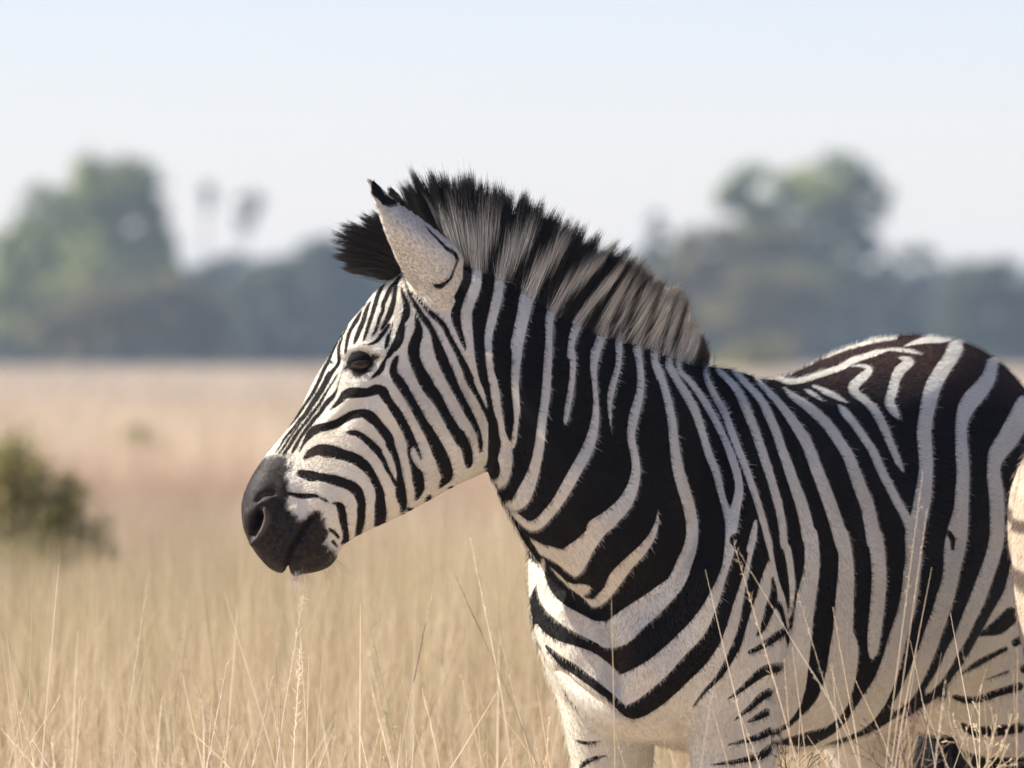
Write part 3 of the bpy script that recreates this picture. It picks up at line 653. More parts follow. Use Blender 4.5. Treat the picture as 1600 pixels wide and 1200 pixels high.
tmp = new_mesh('body_parts', np.vstack(parts_v), parts_f)
import bmesh
bm = bmesh.new(); bm.from_mesh(tmp.data); bmesh.ops.recalc_face_normals(bm, faces=bm.faces); bm.to_mesh(tmp.data); bm.free()
md = tmp.modifiers.new('remesh', 'REMESH'); md.mode = 'VOXEL'; md.voxel_size = 0.0037; md.use_smooth_shade = True
dg = bpy.context.evaluated_depsgraph_get()
ev = tmp.evaluated_get(dg)
me = ev.to_mesh()
nv_ = len(me.vertices)
V = np.empty(nv_ * 3, np.float32); me.vertices.foreach_get('co', V); V = V.reshape(-1, 3).astype(float)
E = np.empty(len(me.edges) * 2, np.int32); me.edges.foreach_get('vertices', E); E = E.reshape(-1, 2)
FQ = np.empty(len(me.loops), np.int32); me.loops.foreach_get('vertex_index', FQ)
assert len(FQ) == 4 * len(me.polygons), 'expected quads'
FQ = FQ.reshape(-1, 4)
ev.to_mesh_clear()
bpy.data.objects.remove(tmp)

deg = np.bincount(E.ravel(), minlength=nv_).astype(float)
def lap(V):
    out = np.empty_like(V)
    for c in range(3):
        out[:, c] = (np.bincount(E[:, 0], V[E[:, 1], c], nv_) + np.bincount(E[:, 1], V[E[:, 0], c], nv_)) / deg
    return out
head_px, head_py = PX(V)
# blend the joins: more smoothing away from the head and ears
wgt = np.clip((head_px - 760) / 120, 0, 1)[:, None] * 0.75 + 0.25
wgt = np.maximum(wgt, ((V[:, 2] < 0.9) * 0.75 + 0.25)[:, None] * (head_px > 700)[:, None])
for it in range(26):
    V = V + 0.55 * wgt * (lap(V) - V)
    V = V - 0.50 * wgt * (lap(V) - V) * (1 if it % 3 else 0)
for it in range(4):
    V = V + 0.3 * (lap(V) - V)

def normals(V):
    n = np.cross(V[FQ[:, 2]] - V[FQ[:, 0]], V[FQ[:, 3]] - V[FQ[:, 1]])
    out = np.zeros_like(V)
    for k in range(4):
        for c in range(3):
            out[:, c] += np.bincount(FQ[:, k], n[:, c], nv_)
    return out / np.maximum(np.linalg.norm(out, axis=1, keepdims=True), 1e-12)

# nearest mirror frame per vertex
def spine_of(V):
    best = np.full(len(V), 1e9); idx = np.zeros(len(V), int)
    for i, (D, Vv, L) in enumerate(SPINE):
        d = Vv - D; t = np.clip(((V - D) @ d) / (d @ d), 0, 1)
        r = V - D - t[:, None] * d
        r2 = (r * r).sum(1) - (r @ L) ** 2 * 0.9
        u = r2 < best
        best[u] = r2[u]; idx[u] = i
    return idx
SPC = np.array([(D + Vv) / 2 for D, Vv, L in SPINE]); SPL = np.array([L for D, Vv, L in SPINE])
si = spine_of(V)

def lookup_px(V, Nn, bvh=None):
    q = ((V - SPC[si]) * SPL[si]).sum(1)
    mir = V - 2 * q[:, None] * SPL[si]
    eye = np.array([0, 0, CAMH])
    view = eye - V; view /= np.linalg.norm(view, axis=1, keepdims=True)
    facing = (Nn * view).sum(1) > 0.02
    vis = facing.copy()
    if bvh is not None:
        ii = np.nonzero(facing & ((q < 0.06)))[0]
        for i in ii:
            h = bvh.ray_cast(Vector(V[i] + view[i] * 0.012 + Nn[i] * 0.004), Vector(view[i]))
            if h[0] is not None: vis[i] = False
    use = np.where((~vis & (q < 0))[:, None], mir, V)
    px, py = PX(use)
    return px, py, q, vis

Nn = normals(V)
# sculpting strokes: (points px, radius px, amount mm) along the surface normal
SC = [
 ('P 449,899 450,882 456,857 467,840 477,824 487,809 493,802', 3.6, -12), ('P 449,902 449,890', 5, -9),                                            # mouth line
 ('P 463,876 461,890', 8, 9), ('P 468,850 474,866', 9, 5), ('P 440,862 446,850 458,832', 7, 4), ('P 432,872 441,882', 9, 4), ('P 505,868 512,858', 9, 3), ('P 484,880 492,876', 7, -3), ('P 470,820 476,808', 6, 3),  # lips, chin
 ('P 406,800 403,812 399,825 395,835', 5.0, -20), ('P 402,808 399,820', 5.5, -12),        # nostril
 ('P 414,797 418,806 416,819 408,834 398,848', 4.5, 10), ('P 404,790 412,785 422,781', 4.5, 7),
 ('P 401,782 409,774 426,770', 3.0, -8), ('P 386,800 383,822', 5, 3), ('P 420,745 440,760', 16, 4), ('P 425,770 450,790', 9, -4),
 ('P 566,567', 20, -9), ('P 535,556 552,545 572,542 596,552', 7, 7), ('P 530,585 545,595 562,597 582,588', 7, 2.5),   # eye socket and brow
 ('P 570,520 585,505', 16, 4), ('P 600,500 612,520', 12, -4),                                                         # temple
 ('P 560,610 530,640 505,665', 8, 4), ('P 560,628 530,662', 10, -3), ('P 595,600 625,590', 12, 2),                     # facial crest
 ('P 640,640 690,690 650,730', 42, 9), ('P 735,600 747,660 742,710', 10, -7), ('P 598,670 588,730 600,790', 14, -6),   # jaw muscle
 ('P 500,760 520,800', 16, 3), ('P 470,770 480,800', 8, -2),
 ('P 800,700 850,790 900,860', 22, -10), ('P 770,560 830,640 900,740', 26, 8), ('P 900,620 960,720 1000,800', 30, -7), ('P 800,520 830,560', 26, -5),   # neck
 ('P 1120,620 1130,720 1120,800', 26, -11), ('P 1062,640 1050,760 1010,860', 30, 8), ('P 1150,650 1175,760 1190,860', 24, 8), ('P 1120,840 1150,930 1195,990', 20, -6), ('P 1100,900 1090,980 1060,1040', 26, 7),                                     # shoulder blade edge
 ('P 935,955 950,1005 958,1075', 13, -15), ('P 880,960 895,1020', 25, 9), ('P 1005,1000 1025,1065', 34, 15),              # breast
 ('P 1236,945 1233,1000 1222,1060 1208,1090', 7, -13), ('P 1200,980 1190,1040', 20, 6), ('P 1260,960 1260,1040', 22, 5),# elbow
 ('P 872,1046 905,1078 956,1108 1016,1148', 6, -9), ('P 905,1055 950,1085 1000,1120', 9, 6), ('P 1072,1158 1058,1125 1036,1112', 8, -6), ('P 1130,1000 1110,1080 1120,1150', 20, 4), ('P 1085,1120 1095,1180', 10, -3),
 ('P 1560,960 1535,1005 1500,1055 1475,1085', 8, -9), ('P 1400,700 1450,760 1490,850', 40, -10), ('P 1490,600 1430,640', 40, 8), ('P 1540,700 1560,800', 40, 6),
 ('P 1300,700 1310,850 1300,950', 12, -2.5), ('P 1345,700 1355,850 1345,950', 12, -2.5), ('P 1258,700 1265,850', 10, -2.5),
 ('P 470,800 474,808 478,815', 1.6, -1.6), ('P 464,797 468,808 473,816', 1.6, -1.6), ('P 480,826 492,822 502,825', 1.6, -1.3), ('P 474,832 488,832 500,835', 1.6, -1.3), ('P 486,812 498,812', 1.5, -1.3),
]
lx, ly, q, vis = lookup_px(V, Nn)
dz = np.zeros(nv_)
okv = (ly < 1300)
for spec, rad, amt in SC:
    p = parse(spec, 2)
    if len(p) > 2: p = catmull(p, 4)
    d = np.full(nv_, 1e9)
    if len(p) == 1: d = np.hypot(lx - p[0, 0], ly - p[0, 1])
    for a, b in zip(p[:-1], p[1:]):
        e = b - a; t = np.clip(((lx - a[0]) * e[0] + (ly - a[1]) * e[1]) / max(e @ e, 1e-6), 0, 1)
        d = np.minimum(d, np.hypot(lx - a[0] - t * e[0], ly - a[1] - t * e[1]))
    dz += amt * 1e-3 * np.exp(-(d / rad) ** 2) * okv
infront = (np.abs(Nn[:, 1]) > 0.12)
side = np.clip(np.abs(Nn @ np.array([0, 1, 0])) * 2.2, 0, 1)
side = np.where((lx < 520) & (ly > 835), np.maximum(side, .8), side)
V = V + Nn * (dz * side)[:, None]
for it in range(1):
    V = V + 0.25 * (lap(V) - V)
Nn = normals(V)
BVH = BVHTree.FromPolygons(V.tolist(), FQ.tolist(), all_triangles=False)
lx, ly, q, vis = lookup_px(V, Nn, BVH)

f = look(F_COAT, lx, ly, 9.0) - 1.1 * np.clip((lx - 740) / 60, 0, 1) * np.clip((960 - ly) / 80, 0, 1)
sk = look(F_SKIN, lx, ly, 9.0)
# lower legs: narrow rings, out of the picture
leg = V[:, 2] < 0.60
band = 5.0 * np.sin(V[:, 2] * 2 * math.pi / 0.062 + 9 * V[:, 0]) + 3.2
f = np.where(leg, np.where(V[:, 2] < 0.07, -9, band), f)
skin = np.clip(0.5 - (sk + rng.normal(0, 1.4, nv_)) / 7.0, 0, 1) * (V[:, 2] > 0.8) * (lx < 640)
# ears read their own marks
px_, py_ = PX(V)
ear_poly = np.vstack([EL[:, 1:3], EL[::-1, 3:5]])
def in_poly(x, y, poly):
    ins = np.zeros(x.shape, bool)
    for i in range(len(poly)):
        ax, ay = poly[i]; bx, by = poly[(i + 1) % len(poly)]
        ins ^= ((ay > y) != (by > y)) & (x < (bx - ax) * (y - ay) / (by - ay + 1e-12) + ax)
    return ins
near_ear = in_poly(px_, py_, (ear_poly - ear_poly.mean(0)) * 1.06 + ear_poly.mean(0)) & ((V[:, 1] < HY - .072) | (py_ < 395)) & (V[:, 1] < HY - 0.02)
fe = np.minimum(look(F_EAR, px_, py_, 9.0), 2.4)
f = np.where(near_ear, fe, f)
far_ear = (V[:, 1] > HY + .03) & (py_ < 440) & (px_ < 760) & in_poly(px_ - 27, py_ - 8, (ear_poly - ear_poly.mean(0)) * 1.06 + ear_poly.mean(0))
f = np.where(far_ear, look(F_EAR, px_ - 27, py_ - 8, 9.0), f)
skin = np.where(near_ear | far_ear, 0, skin)

zebra = empty('zebra', tuple(BF(0, 0, 0)))
tag(zebra, 'large zebra filling the frame, head in profile, whole body in view', 'zebra')
bpy.context.view_layer.update()
body = new_mesh('body', V, FQ, M_COAT)
set_attr(body.data, 'stripe', 'FLOAT', 'POINT', f)
brown = np.clip((lx - 1180) / 120, 0, 1) * np.clip((640 - ly) / 60, 0, 1) * (ly < 660) + .7 * np.exp(-(np.hypot(lx - 955, ly - 1035) / 28) ** 2)  # sunlit brown painted into the croup's black; also browns breast and nose
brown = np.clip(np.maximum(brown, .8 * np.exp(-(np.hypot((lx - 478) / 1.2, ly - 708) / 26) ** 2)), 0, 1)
set_attr(body.data, 'skin', 'FLOAT', 'POINT', skin)
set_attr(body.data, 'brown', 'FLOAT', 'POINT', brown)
set_attr(body.data, 'rim_lit', 'FLOAT', 'POINT', np.clip(.5 - look(F_RIM_LIT, lx, ly, 9.0) / 7, 0, 1) * .8)
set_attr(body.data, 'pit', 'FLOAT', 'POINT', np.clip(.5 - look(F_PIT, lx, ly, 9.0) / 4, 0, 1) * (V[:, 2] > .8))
keep_parent(body, zebra)

# ---------------------------------------------------------------- short coat hair
tan = np.zeros((len(SPINE), 3))
for i in range(len(SPINE)):
    a = SPC[max(i - 2, 0)]; b = SPC[min(i + 2, len(SPINE) - 1)]
    tan[i] = (b - a) / np.linalg.norm(b - a)
flow = tan[si]
flow = flow + np.array([0, 0, -0.45])[None] * (np.clip((lx - 760) / 100, 0, 1))[:, None]
legw = np.clip((0.85 - V[:, 2]) / 0.15, 0, 1)[:, None]
flow = flow * (1 - legw) + np.array([0.1, 0.1, -1.0]) * legw
earflow = P(580, 290, HY) - P(700, 450, HY); earflow /= np.linalg.norm(earflow)
flow = np.where((near_ear | far_ear)[:, None], earflow, flow)
flow = flow - Nn * (flow * Nn).sum(1, keepdims=True)
flow /= np.maximum(np.linalg.norm(flow, axis=1, keepdims=True), 1e-9)

def coat_hair(count, seed, f=f, WHITE=WHITE, BLACK=BLACK, region=None):
    r = np.random.default_rng(seed)
    c = V[FQ].mean(1)
    ar = np.linalg.norm(np.cross(V[FQ[:, 2]] - V[FQ[:, 0]], V[FQ[:, 3]] - V[FQ[:, 1]]), axis=1)
    nf = Nn[FQ].mean(1)
    view = np.array([0, 0, CAMH]) - c; view /= np.linalg.norm(view, axis=1, keepdims=True)
    fac = (nf * view).sum(1)
    dens = np.where(fac > -0.25, 1.0, 0.12) * np.where(c[:, 2] < .55, .05, 1) * ar
    dens *= np.where(skin[FQ[:, 0]] > .5, .45, 1) * np.where(lx[FQ[:, 0]] < 800, 1.5, 1)
    if region is not None: dens = ar * region[FQ[:, 0]]
    cs = np.cumsum(dens); cs /= cs[-1]
    fi = np.searchsorted(cs, r.random(count))
    u, v = r.random(count)[:, None], r.random(count)[:, None]
    qd = FQ[fi]
    w4 = [(1 - u) * (1 - v), u * (1 - v), u * v, (1 - u) * v]
    mixq = lambda A: sum(A[qd[:, k]] * (w4[k] if A.ndim > 1 else w4[k][:, 0]) for k in range(4))
    p = mixq(V); n = mixq(Nn); fl = mixq(flow); ff = mixq(f); hx = mixq(lx)
    fl = fl + r.normal(0, .16, fl.shape); fl -= n * (fl * n).sum(1, keepdims=True); fl /= np.linalg.norm(fl, axis=1, keepdims=True)
    ln = np.where(hx < 620, .0038, np.where(hx < 780, .0052, .0072)) * r.uniform(.7, 1.25, count)
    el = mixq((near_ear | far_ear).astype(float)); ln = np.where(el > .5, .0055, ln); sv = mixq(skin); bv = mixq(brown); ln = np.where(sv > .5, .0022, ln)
    lift = r.uniform(.10, .32, count)
    wisp = (r.random(count) < np.where(fac[fi] < .18, .10, .008)) & (hx > 760); ln = np.where(wisp, ln * 2.1, ln); lift = np.where(wisp, lift + .3, lift)
    p0 = p - n * .0006
    p1 = p + (fl * .5 + n * lift[:, None] * .55) * ln[:, None]
    p2 = p + (fl * 1.0 + n * lift[:, None] * .8) * ln[:, None]
    pts = np.stack([p0, p1, p2], 1)
    white = (ff + r.normal(0, .75, count)) > 0
    wv = r.uniform(.90, 1.07, count)[:, None]
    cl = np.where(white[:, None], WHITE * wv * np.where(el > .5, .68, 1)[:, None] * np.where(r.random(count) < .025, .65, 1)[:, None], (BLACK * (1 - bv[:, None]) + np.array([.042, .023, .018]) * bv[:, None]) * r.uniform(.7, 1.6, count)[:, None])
    cl = np.where((sv + r.normal(0, .12, count) > .5)[:, None], np.array([.013, .010, .009]) * r.uniform(.4, 1.7, count)[:, None], cl)
    return pts, cl
pts, cl = coat_hair(360000, 3)
o = hair('coat_hair', pts, np.array([.00020, .00016, .00005]), cl, M_FUR)
keep_parent(o, zebra)
o.parent = body; o.matrix_parent_inverse = body.matrix_world.inverted() if False else o.matrix_parent_inverse
body_fur = o

# ---------------------------------------------------------------- mane and forelock
MR = np.array([  # root px, tip px
 (690,398,619,286), (700,402,640,275), (712,404,661,271), (725,412,700,271), (742,420,738,272), (765,430,778,288), (790,438,822,304), (819,456,862,328), (845,478,905,350), (862,490,938,373), (894,509,982,390),
 (931,528,1003,408), (962,531,1025,428), (991,541,1046,438), (1019,550,1064,450), (1041,562,1078,470), (1060,570,1086,500), (1076,577,1093,522), (1085,578,1092,552)], float)
def mane(n, seed):
    r = np.random.default_rng(seed)
    seg = np.r_[0, np.cumsum(np.hypot(*np.diff(MR[:, :2] + MR[:, 2:], axis=0).T))]; seg /= seg[-1]
    s = r.random(n)
    row = interp_rows(s, seg, MR)
    lat = np.clip(r.normal(0, .45, n), -1, 1)
    yaw = np.radians(np.interp(row[:, 0], [720, 870, 985, 1076], [3, 15, 30, 46]))
    L = np.stack([np.sin(yaw), -np.cos(yaw), 0 * yaw], -1)
    Yd = np.interp(row[:, 0], [690, 772, 820, 870, 928, 985, 1040, 1076, 1100], [13.93, 13.94, 13.95, 13.97, 14.01, 14.06, 14.13, 14.20, 14.24])
    hw = np.interp(row[:, 0], [690, 760, 900, 1050], [.030, .034, .040, .034])
    up = np.stack([row[:, 2] - row[:, 0], row[:, 3] - row[:, 1]], -1); upn = up / np.linalg.norm(up, axis=1, keepdims=True)
    drop = 10 * np.abs(lat) ** 1.5 - 8 + np.where(lat > .05, r.exponential(13, n) * (r.random(n) < .7), 0)
    def P3(x, y, Y): return np.stack([(x - 800) * K * Y, Y, CAMH + (HOR - y) * K * Y], -1)
    root = P3(row[:, 0] - upn[:, 0] * drop, row[:, 1] - upn[:, 1] * drop, Yd) + L * (lat * hw)[:, None]
    # tufts
    nc = 260
    cs = r.random(nc); cl_ = r.normal(0, .4, nc); cj = r.normal(0, 1, (nc, 3))
    k = np.argmin(np.abs(s[:, None] - cs[None]) + .02 * np.abs(lat[:, None] - cl_[None]), 1)
    crow = interp_rows(cs, seg, MR)
    pull = r.uniform(.25, .75, n)[:, None]
    tx = row[:, 2:] * (1 - pull) + crow[k, 2:] * pull
    lenf = (1 + 0.07 * cj[k, 0] + r.normal(0, .06, n)) * np.where(r.random(n) < .25, r.uniform(.55, .95, n), 1)
    lenf *= 1 - .10 * np.abs(lat)
    tv = (tx - row[:, :2]) * (lenf * np.interp(row[:, 0], [700, 800, 950, 1090], [.90, .90, .90, .86]))[:, None]
    tv += np.stack([-upn[:, 1], upn[:, 0]], -1) * (cj[k, 1] * 3.2 + r.normal(0, 3.0, n))[:, None]
    tip = P3(row[:, 0] + tv[:, 0], row[:, 1] + tv[:, 1], Yd) + L * (lat * hw * .55 + cj[k, 2] * .006 + r.normal(0, .004, n))[:, None]
    ts = np.array([0, .35, .7, 1.0])
    bend = r.normal(0, .004, (n, 3))
    pts = root[:, None] * (1 - ts)[None, :, None] + tip[:, None] * ts[None, :, None] + bend[:, None] * (np.sin(ts * math.pi))[None, :, None]
    px, py = PX(pts)
    px = px + r.normal(0, .9, (n, 1)); py = py + r.normal(0, 3.0, (n, 1))
    m = look(F_MANE, px, py, -9)
    mc = look(F_COAT, px, py, -9)
    cy = np.interp(px, MR[:, 0], MR[:, 1])
    wb = np.clip((py - cy + 2) / 8, 0, 1)
    m = np.where(py > cy - 18, np.maximum(m, mc), m) * (1 - wb) + mc * wb
    wh = np.clip(m / 3 + .5, 0, 1)[..., None]
    dark = np.array([.007, .006, .006])
    back = np.clip((row[:, 0] - 900) / 150, 0, 1)[:, None, None] * (ts > .6)[None, :, None]
    dk = dark * (1 - back) + np.array([.075, .05, .042]) * back
    col = dk * (1 - wh) * r.uniform(.7, 1.5, n)[:, None, None] + (WHITE * .97 * (1 - ts)[None, :, None] + np.array([.71, .66, .54]) * ts[None, :, None]) * wh * r.uniform(.75, 1.15, n)[:, None, None]
    return pts, col
pts, cl = mane(36000, 5)
o = hair('mane', pts, np.array([.00034, .00030, .00022, .00006]), cl, M_MANE); keep_parent(o, zebra)

def forelock(n, seed):
    r = np.random.default_rng(seed)
    tips = np.array([(546, 424), (538, 408), (536, 394), (545, 374), (556, 360), (570, 347), (590, 335)], float)
    s = r.random(n) * (len(tips) - 1)
    tp = interp_rows(s, np.arange(len(tips)), tips)
    rx = 612 + s * 3.5 + r.normal(0, 5, n); ry = 432 - s * 7 + r.normal(0, 4, n)
    Y = HY + r.normal(0, .016, n)
    nc = 40; cj = r.normal(0, 1, (nc, 3)); k = (s / (len(tips) - 1) * nc + r.random(n) * 2).astype(int) % nc
    lf = (1 + .09 * cj[k, 0] + r.normal(0, .07, n)) * np.where(r.random(n) < .3, r.uniform(.5, .95, n), 1)
    tx = rx + (tp[:, 0] - rx) * lf; ty = ry + (tp[:, 1] - ry) * lf + cj[k, 1] * 3
    def P3(x, y, Y): return np.stack([(x - 800) * K * Y, Y, CAMH + (HOR - y) * K * Y], -1)
    a = P3(rx, ry, Y); b = P3(tx, ty, Y + cj[k, 2] * .01 + r.normal(0, .006, n))
    ts = np.array([0, .35, .7, 1.0])
    pts = a[:, None] * (1 - ts)[None, :, None] + b[:, None] * ts[None, :, None] + r.normal(0, .003, (n, 1, 3)) * np.sin(ts * math.pi)[None, :, None]
    pts[:, 1:3, 2] += .004
    col = np.array([.012, .009, .009]) * r.uniform(.6, 2.2, n)[:, None]
    return pts, col
pts, cl = forelock(6500, 9)
o = hair('forelock', pts, np.array([.00034, .00030, .0002, .00006]), cl, M_MANE); keep_parent(o, zebra)

# ---------------------------------------------------------------- eye
EYR = 0.0205
hit = BVH.ray_cast(Vector((0, 0, CAMH)), Vector(P(566, 566, 14.0) - np.array([0, 0, CAMH])).normalized())
ey = hit[0].y + 0.0115 if hit[0] else HY - .08
EC = P(566, 566, ey)
def eyeball_mat():
    m, t, b = mat_new('eyeball')
    a = nd(t, 'ShaderNodeAttribute', attribute_name='ring')
    r = nd(t, 'ShaderNodeValToRGB')
    e = r.color_ramp.elements
    e[0].position = 0.0; e[0].color = (.004, .003, .003, 1)
    e[1].position = 1.0; e[1].color = (.03, .022, .02, 1)
    for p_, c in ((.30, (.006, .004, .003, 1)), (.36, (.075, .028, .010, 1)), (.60, (.05, .020, .008, 1)), (.70, (.02, .012, .009, 1))):
        q_ = e.new(p_); q_.color = c
    t.links.new(a.outputs['Fac'], r.inputs[0]); t.links.new(r.outputs[0], b.inputs['Base Color'])
    b.inputs['Roughness'].default_value = .3; b.inputs['Specular IOR Level'].default_value = .15; b.inputs['Coat Weight'].default_value = .45; b.inputs['Coat Roughness'].default_value = .01
    return m
us = np.linspace(0, math.pi, 25); vs = np.linspace(0, 2 * math.pi, 32, endpoint=False)
ax = np.array([-.25, -1, .05]); ax /= np.linalg.norm(ax)
e1 = np.cross(ax, [0, 0, 1]); e1 /= np.linalg.norm(e1); e2 = np.cross(e1, ax)
Ve, rg = [], []
for u in us:
    for v in vs:
        Ve.append(EC + EYR * (math.cos(u) * ax + math.sin(u) * (math.cos(v) * e1 + math.sin(v) * e2)))
        rr = math.sin(u) if u < math.pi / 2 else 1
        rg.append(min(1, math.hypot(math.sin(u) * math.cos(v) * .8, math.sin(u) * math.sin(v) * 1.15)) if u < math.pi / 2 else 1)
Fe = [[i * 32 + j, i * 32 + (j + 1) % 32, (i + 1) * 32 + (j + 1) % 32, (i + 1) * 32 + j] for i in range(24) for j in range(32)]
eye = new_mesh('eye', Ve, Fe, eyeball_mat()); set_attr(eye.data, 'ring', 'FLOAT', 'POINT', rg); keep_parent(eye, zebra)

M_LID = mat_plain('eyelid_skin', (.008, .0065, .006), .85, .08)
def lid(name, outer, inner, R):
    o_ = catmull(np.array(outer, float), 5); i_ = catmull(np.array(inner, float), 5)
    n = len(o_); m = 7; Vl = []
    for s in (0, 1):
        for i in range(n):
            for j in range(m):
                t = j / (m - 1)
                x, y = o_[i] * (1 - t) + i_[i] * t
                p = P(x, y, EC[1]); d = math.hypot(p[0] - EC[0], p[2] - EC[2])
                Rr = R + .0012 * math.sin(t * math.pi) - (.003 if s else 0)
                Vl.append([p[0], EC[1] - math.sqrt(max(Rr * Rr - d * d, (.004 if not s else .001) ** 2)) + .004 * (1 - t) * 0, p[2]])
    Fl = []
    off = n * m
    for i in range(n - 1):
        for j in range(m - 1):
            a = i * m + j
            Fl += [[a, a + 1, a + m + 1, a + m], [off + a + m, off + a + m + 1, off + a + 1, off + a]]
        a = i * m + m - 1; Fl.append([a, off + a, off + a + m, a + m])
    o = new_mesh(name, Vl, Fl, M_LID); keep_parent(o, zebra); return o, i_
ul, ulin = lid('eyelid', [(538, 574), (545, 560), (552, 551), (562, 548), (574, 549), (586, 552), (597, 558)], [(541, 573), (548, 567), (556, 563.5), (565, 562.5), (575, 562.5), (585, 562), (595, 559)], EYR + .0028)
ll, llin = lid('eyelid', [(536, 578), (546, 584), (555, 588), (564, 590), (574, 587), (584, 579), (597, 561)], [(541, 574), (549, 575), (557, 576.5), (566, 577.5), (575, 575.5), (584, 570), (595, 560)], EYR + .0022)
ul['label'] = 'dark upper eyelid with lashes'; ll['label'] = 'dark lower eyelid'
r = np.random.default_rng(2)
n = 170
k = r.integers(2, len(ulin) - 3, n)
root = np.array([P(*ulin[i], EC[1]) for i in k]); d = np.hypot(root[:, 0] - EC[0], root[:, 2] - EC[2])
root[:, 1] = EC[1] - np.sqrt(np.maximum((EYR + .003) ** 2 - d ** 2, 1e-6))
dirs = np.stack([(ulin[k, 0] - 570) * .00010 - .0035 + r.normal(0, .0018, n), -.0065 + r.normal(0, .002, n), -.0085 + r.normal(0, .0025, n)], -1)
ts = np.array([0, .5, 1.0])
pts = root[:, None] + dirs[:, None] * ts[None, :, None] + np.array([0, -.002, -.0015])[None, None] * np.sin(ts * math.pi)[None, :, None]
o = hair('eyelash', pts, np.array([.00028, .00022, .00006]), np.full((n, 3), .012), M_MANE); keep_parent(o, zebra)

# ---------------------------------------------------------------- whiskers
def whisk(specs, seed):
    r = np.random.default_rng(seed); out = []; cols = []
    for (x0, y0, x1, y1, n, sp, c) in specs:
        for i in range(n):
            a = np.array([x0, y0]) + r.normal(0, sp, 2); b = np.array([x1, y1]) + r.normal(0, sp * 1.3, 2)
            h = BVH.ray_cast(Vector((0, 0, CAMH)), Vector(P(a[0], a[1], 14.0) - np.array([0, 0, CAMH])).normalized())
            Y = h[0].y if h[0] else HY - .01 + r.normal(0, .02)
            A_ = P(a[0], a[1], Y); B_ = P(b[0], b[1], Y - .012 + r.normal(0, .012)); Mi = (A_ + B_) / 2 + r.normal(0, .003, 3)
            out.append([A_, Mi, B_]); cols.append(np.array(c) * r.uniform(.7, 1.2))
    return np.array(out), np.array(cols)
pts, cl = whisk([(463, 894, 462, 921, 34, 4.0, (.62, .55, .45)), (472, 893, 480, 912, 16, 4, (.35, .29, .23)), (515, 870, 548, 900, 9, 6, (.08, .06, .05)), (505, 885, 520, 905, 10, 6, (.1, .08, .06)),
                 (515, 872, 520, 876, 2, 2, (.5, .46, .42))], 4)
o = hair('whiskers', pts, np.array([.00016, .00012, .00004]), cl, M_MANE); keep_parent(o, zebra)

# ---------------------------------------------------------------- tail
tp = catmull(np.array([BF(-.66, 0, 1.17), BF(-.715, -.01, 1.10), BF(-.74, -.03, .98), BF(-.73, -.06, .86), BF(-.70, -.09, .74), BF(-.67, -.10, .62)]), 6)
rs = []
for i, c in enumerate(tp):
    r0 = np.interp(i, [0, 6, len(tp) - 1], [.045, .030, .012])
    rs.append(c + np.outer(CP * r0, FWD) + np.outer(SP * r0, LEFT))
parts_v.clear(); parts_f.clear(); loft(rs)
tail = new_mesh('tail', np.vstack(parts_v), parts_f, M_COAT)
tv = np.vstack(parts_v)
set_attr(tail.data, 'stripe', 'FLOAT', 'POINT', np.where(tv[:, 2] < .82, -9, 5 * np.sin(tv[:, 2] * 2 * math.pi / .05) + 1)); set_attr(tail.data, 'skin', 'FLOAT', 'POINT', np.zeros(len(tv)))
keep_parent(tail, zebra)
r = np.random.default_rng(8); n = 3500
i0 = r.integers(16, len(tp), n)
a = tp[i0] + r.normal(0, .008, (n, 3)); b = a + np.stack([r.normal(-.01, .03, n), r.normal(0, .03, n), -r.uniform(.15, .32, n)], -1)
ts = np.array([0, .5, 1.0]); pts = a[:, None] * (1 - ts)[None, :, None] + b[:, None] * ts[None, :, None] + r.normal(0, .01, (n, 1, 3)) * np.sin(ts * math.pi)[None, :, None]
o = hair('tail_tuft', pts, np.array([.0004, .0004, .0001]), np.full((n, 3), .012), M_MANE); keep_parent(o, tail) if False else keep_parent(o, zebra)

# ---------------------------------------------------------------- second zebra, rump in the right edge of the frame
zeb2 = empty('zebra', tuple(zebra.location))
tag(zeb2, 'zebra cut off by the frame, only its sunlit pale rump and thigh showing', 'zebra')
bpy.context.view_layer.update()
b2 = body.copy(); b2.data = body.data.copy(); COL.objects.link(b2); b2.parent = zeb2; b2.matrix_parent_inverse = body.matrix_parent_inverse.copy()
a_ = V - BF(0, 0, 0); fa = a_ @ FWD
thin = 4.0 * np.sin((V[:, 2] * 1.0 + .35 * fa) * 2 * math.pi / .105 + 1.2 * np.sin(V[:, 0] * 17) + .8 * np.sin(V[:, 2] * 31)) + 2.6
f2 = np.where(fa < -.25, np.maximum(thin, -1.2), f)
b2.data.materials.clear(); M2 = M_COAT.copy(); M2.name = 'cream_zebra_coat'; b2.data.materials.append(M2)  # whites darkened to cream so the sunlit rump doesn't overexpose
for n_ in M2.node_tree.nodes:
    if n_.type == 'VALTORGB':
        e0, e1 = n_.color_ramp.elements[0], n_.color_ramp.elements[1]
        if e0.color[0] > .3: e0.color = (.33, .27, .20, 1); e1.color = (.42, .355, .28, 1)
        elif e0.color[0] < .006: e0.color = (.05, .035, .027, 1); e1.color = (.09, .065, .05, 1)
b2.data.attributes['stripe'].data.foreach_set('value', f2.astype(np.float32))
pts, cl = coat_hair(40000, 31, f2, np.array([.44, .375, .295]), np.array([.16, .12, .10]), (fa < -.35).astype(float))
o = hair('coat_hair', pts, np.array([.00020, .00016, .00005]), cl, M_FUR); o.parent = b2
for src in [c for c in zebra.children if c is not body]:
    c = src.copy(); COL.objects.link(c); c.parent = zeb2; c.matrix_parent_inverse = src.matrix_parent_inverse.copy()
    if src.name.startswith('tail'): c.location = c.location + Vector(LEFT * .12 + FWD * .14)
    if 'label' in src: c['label'] = src['label']
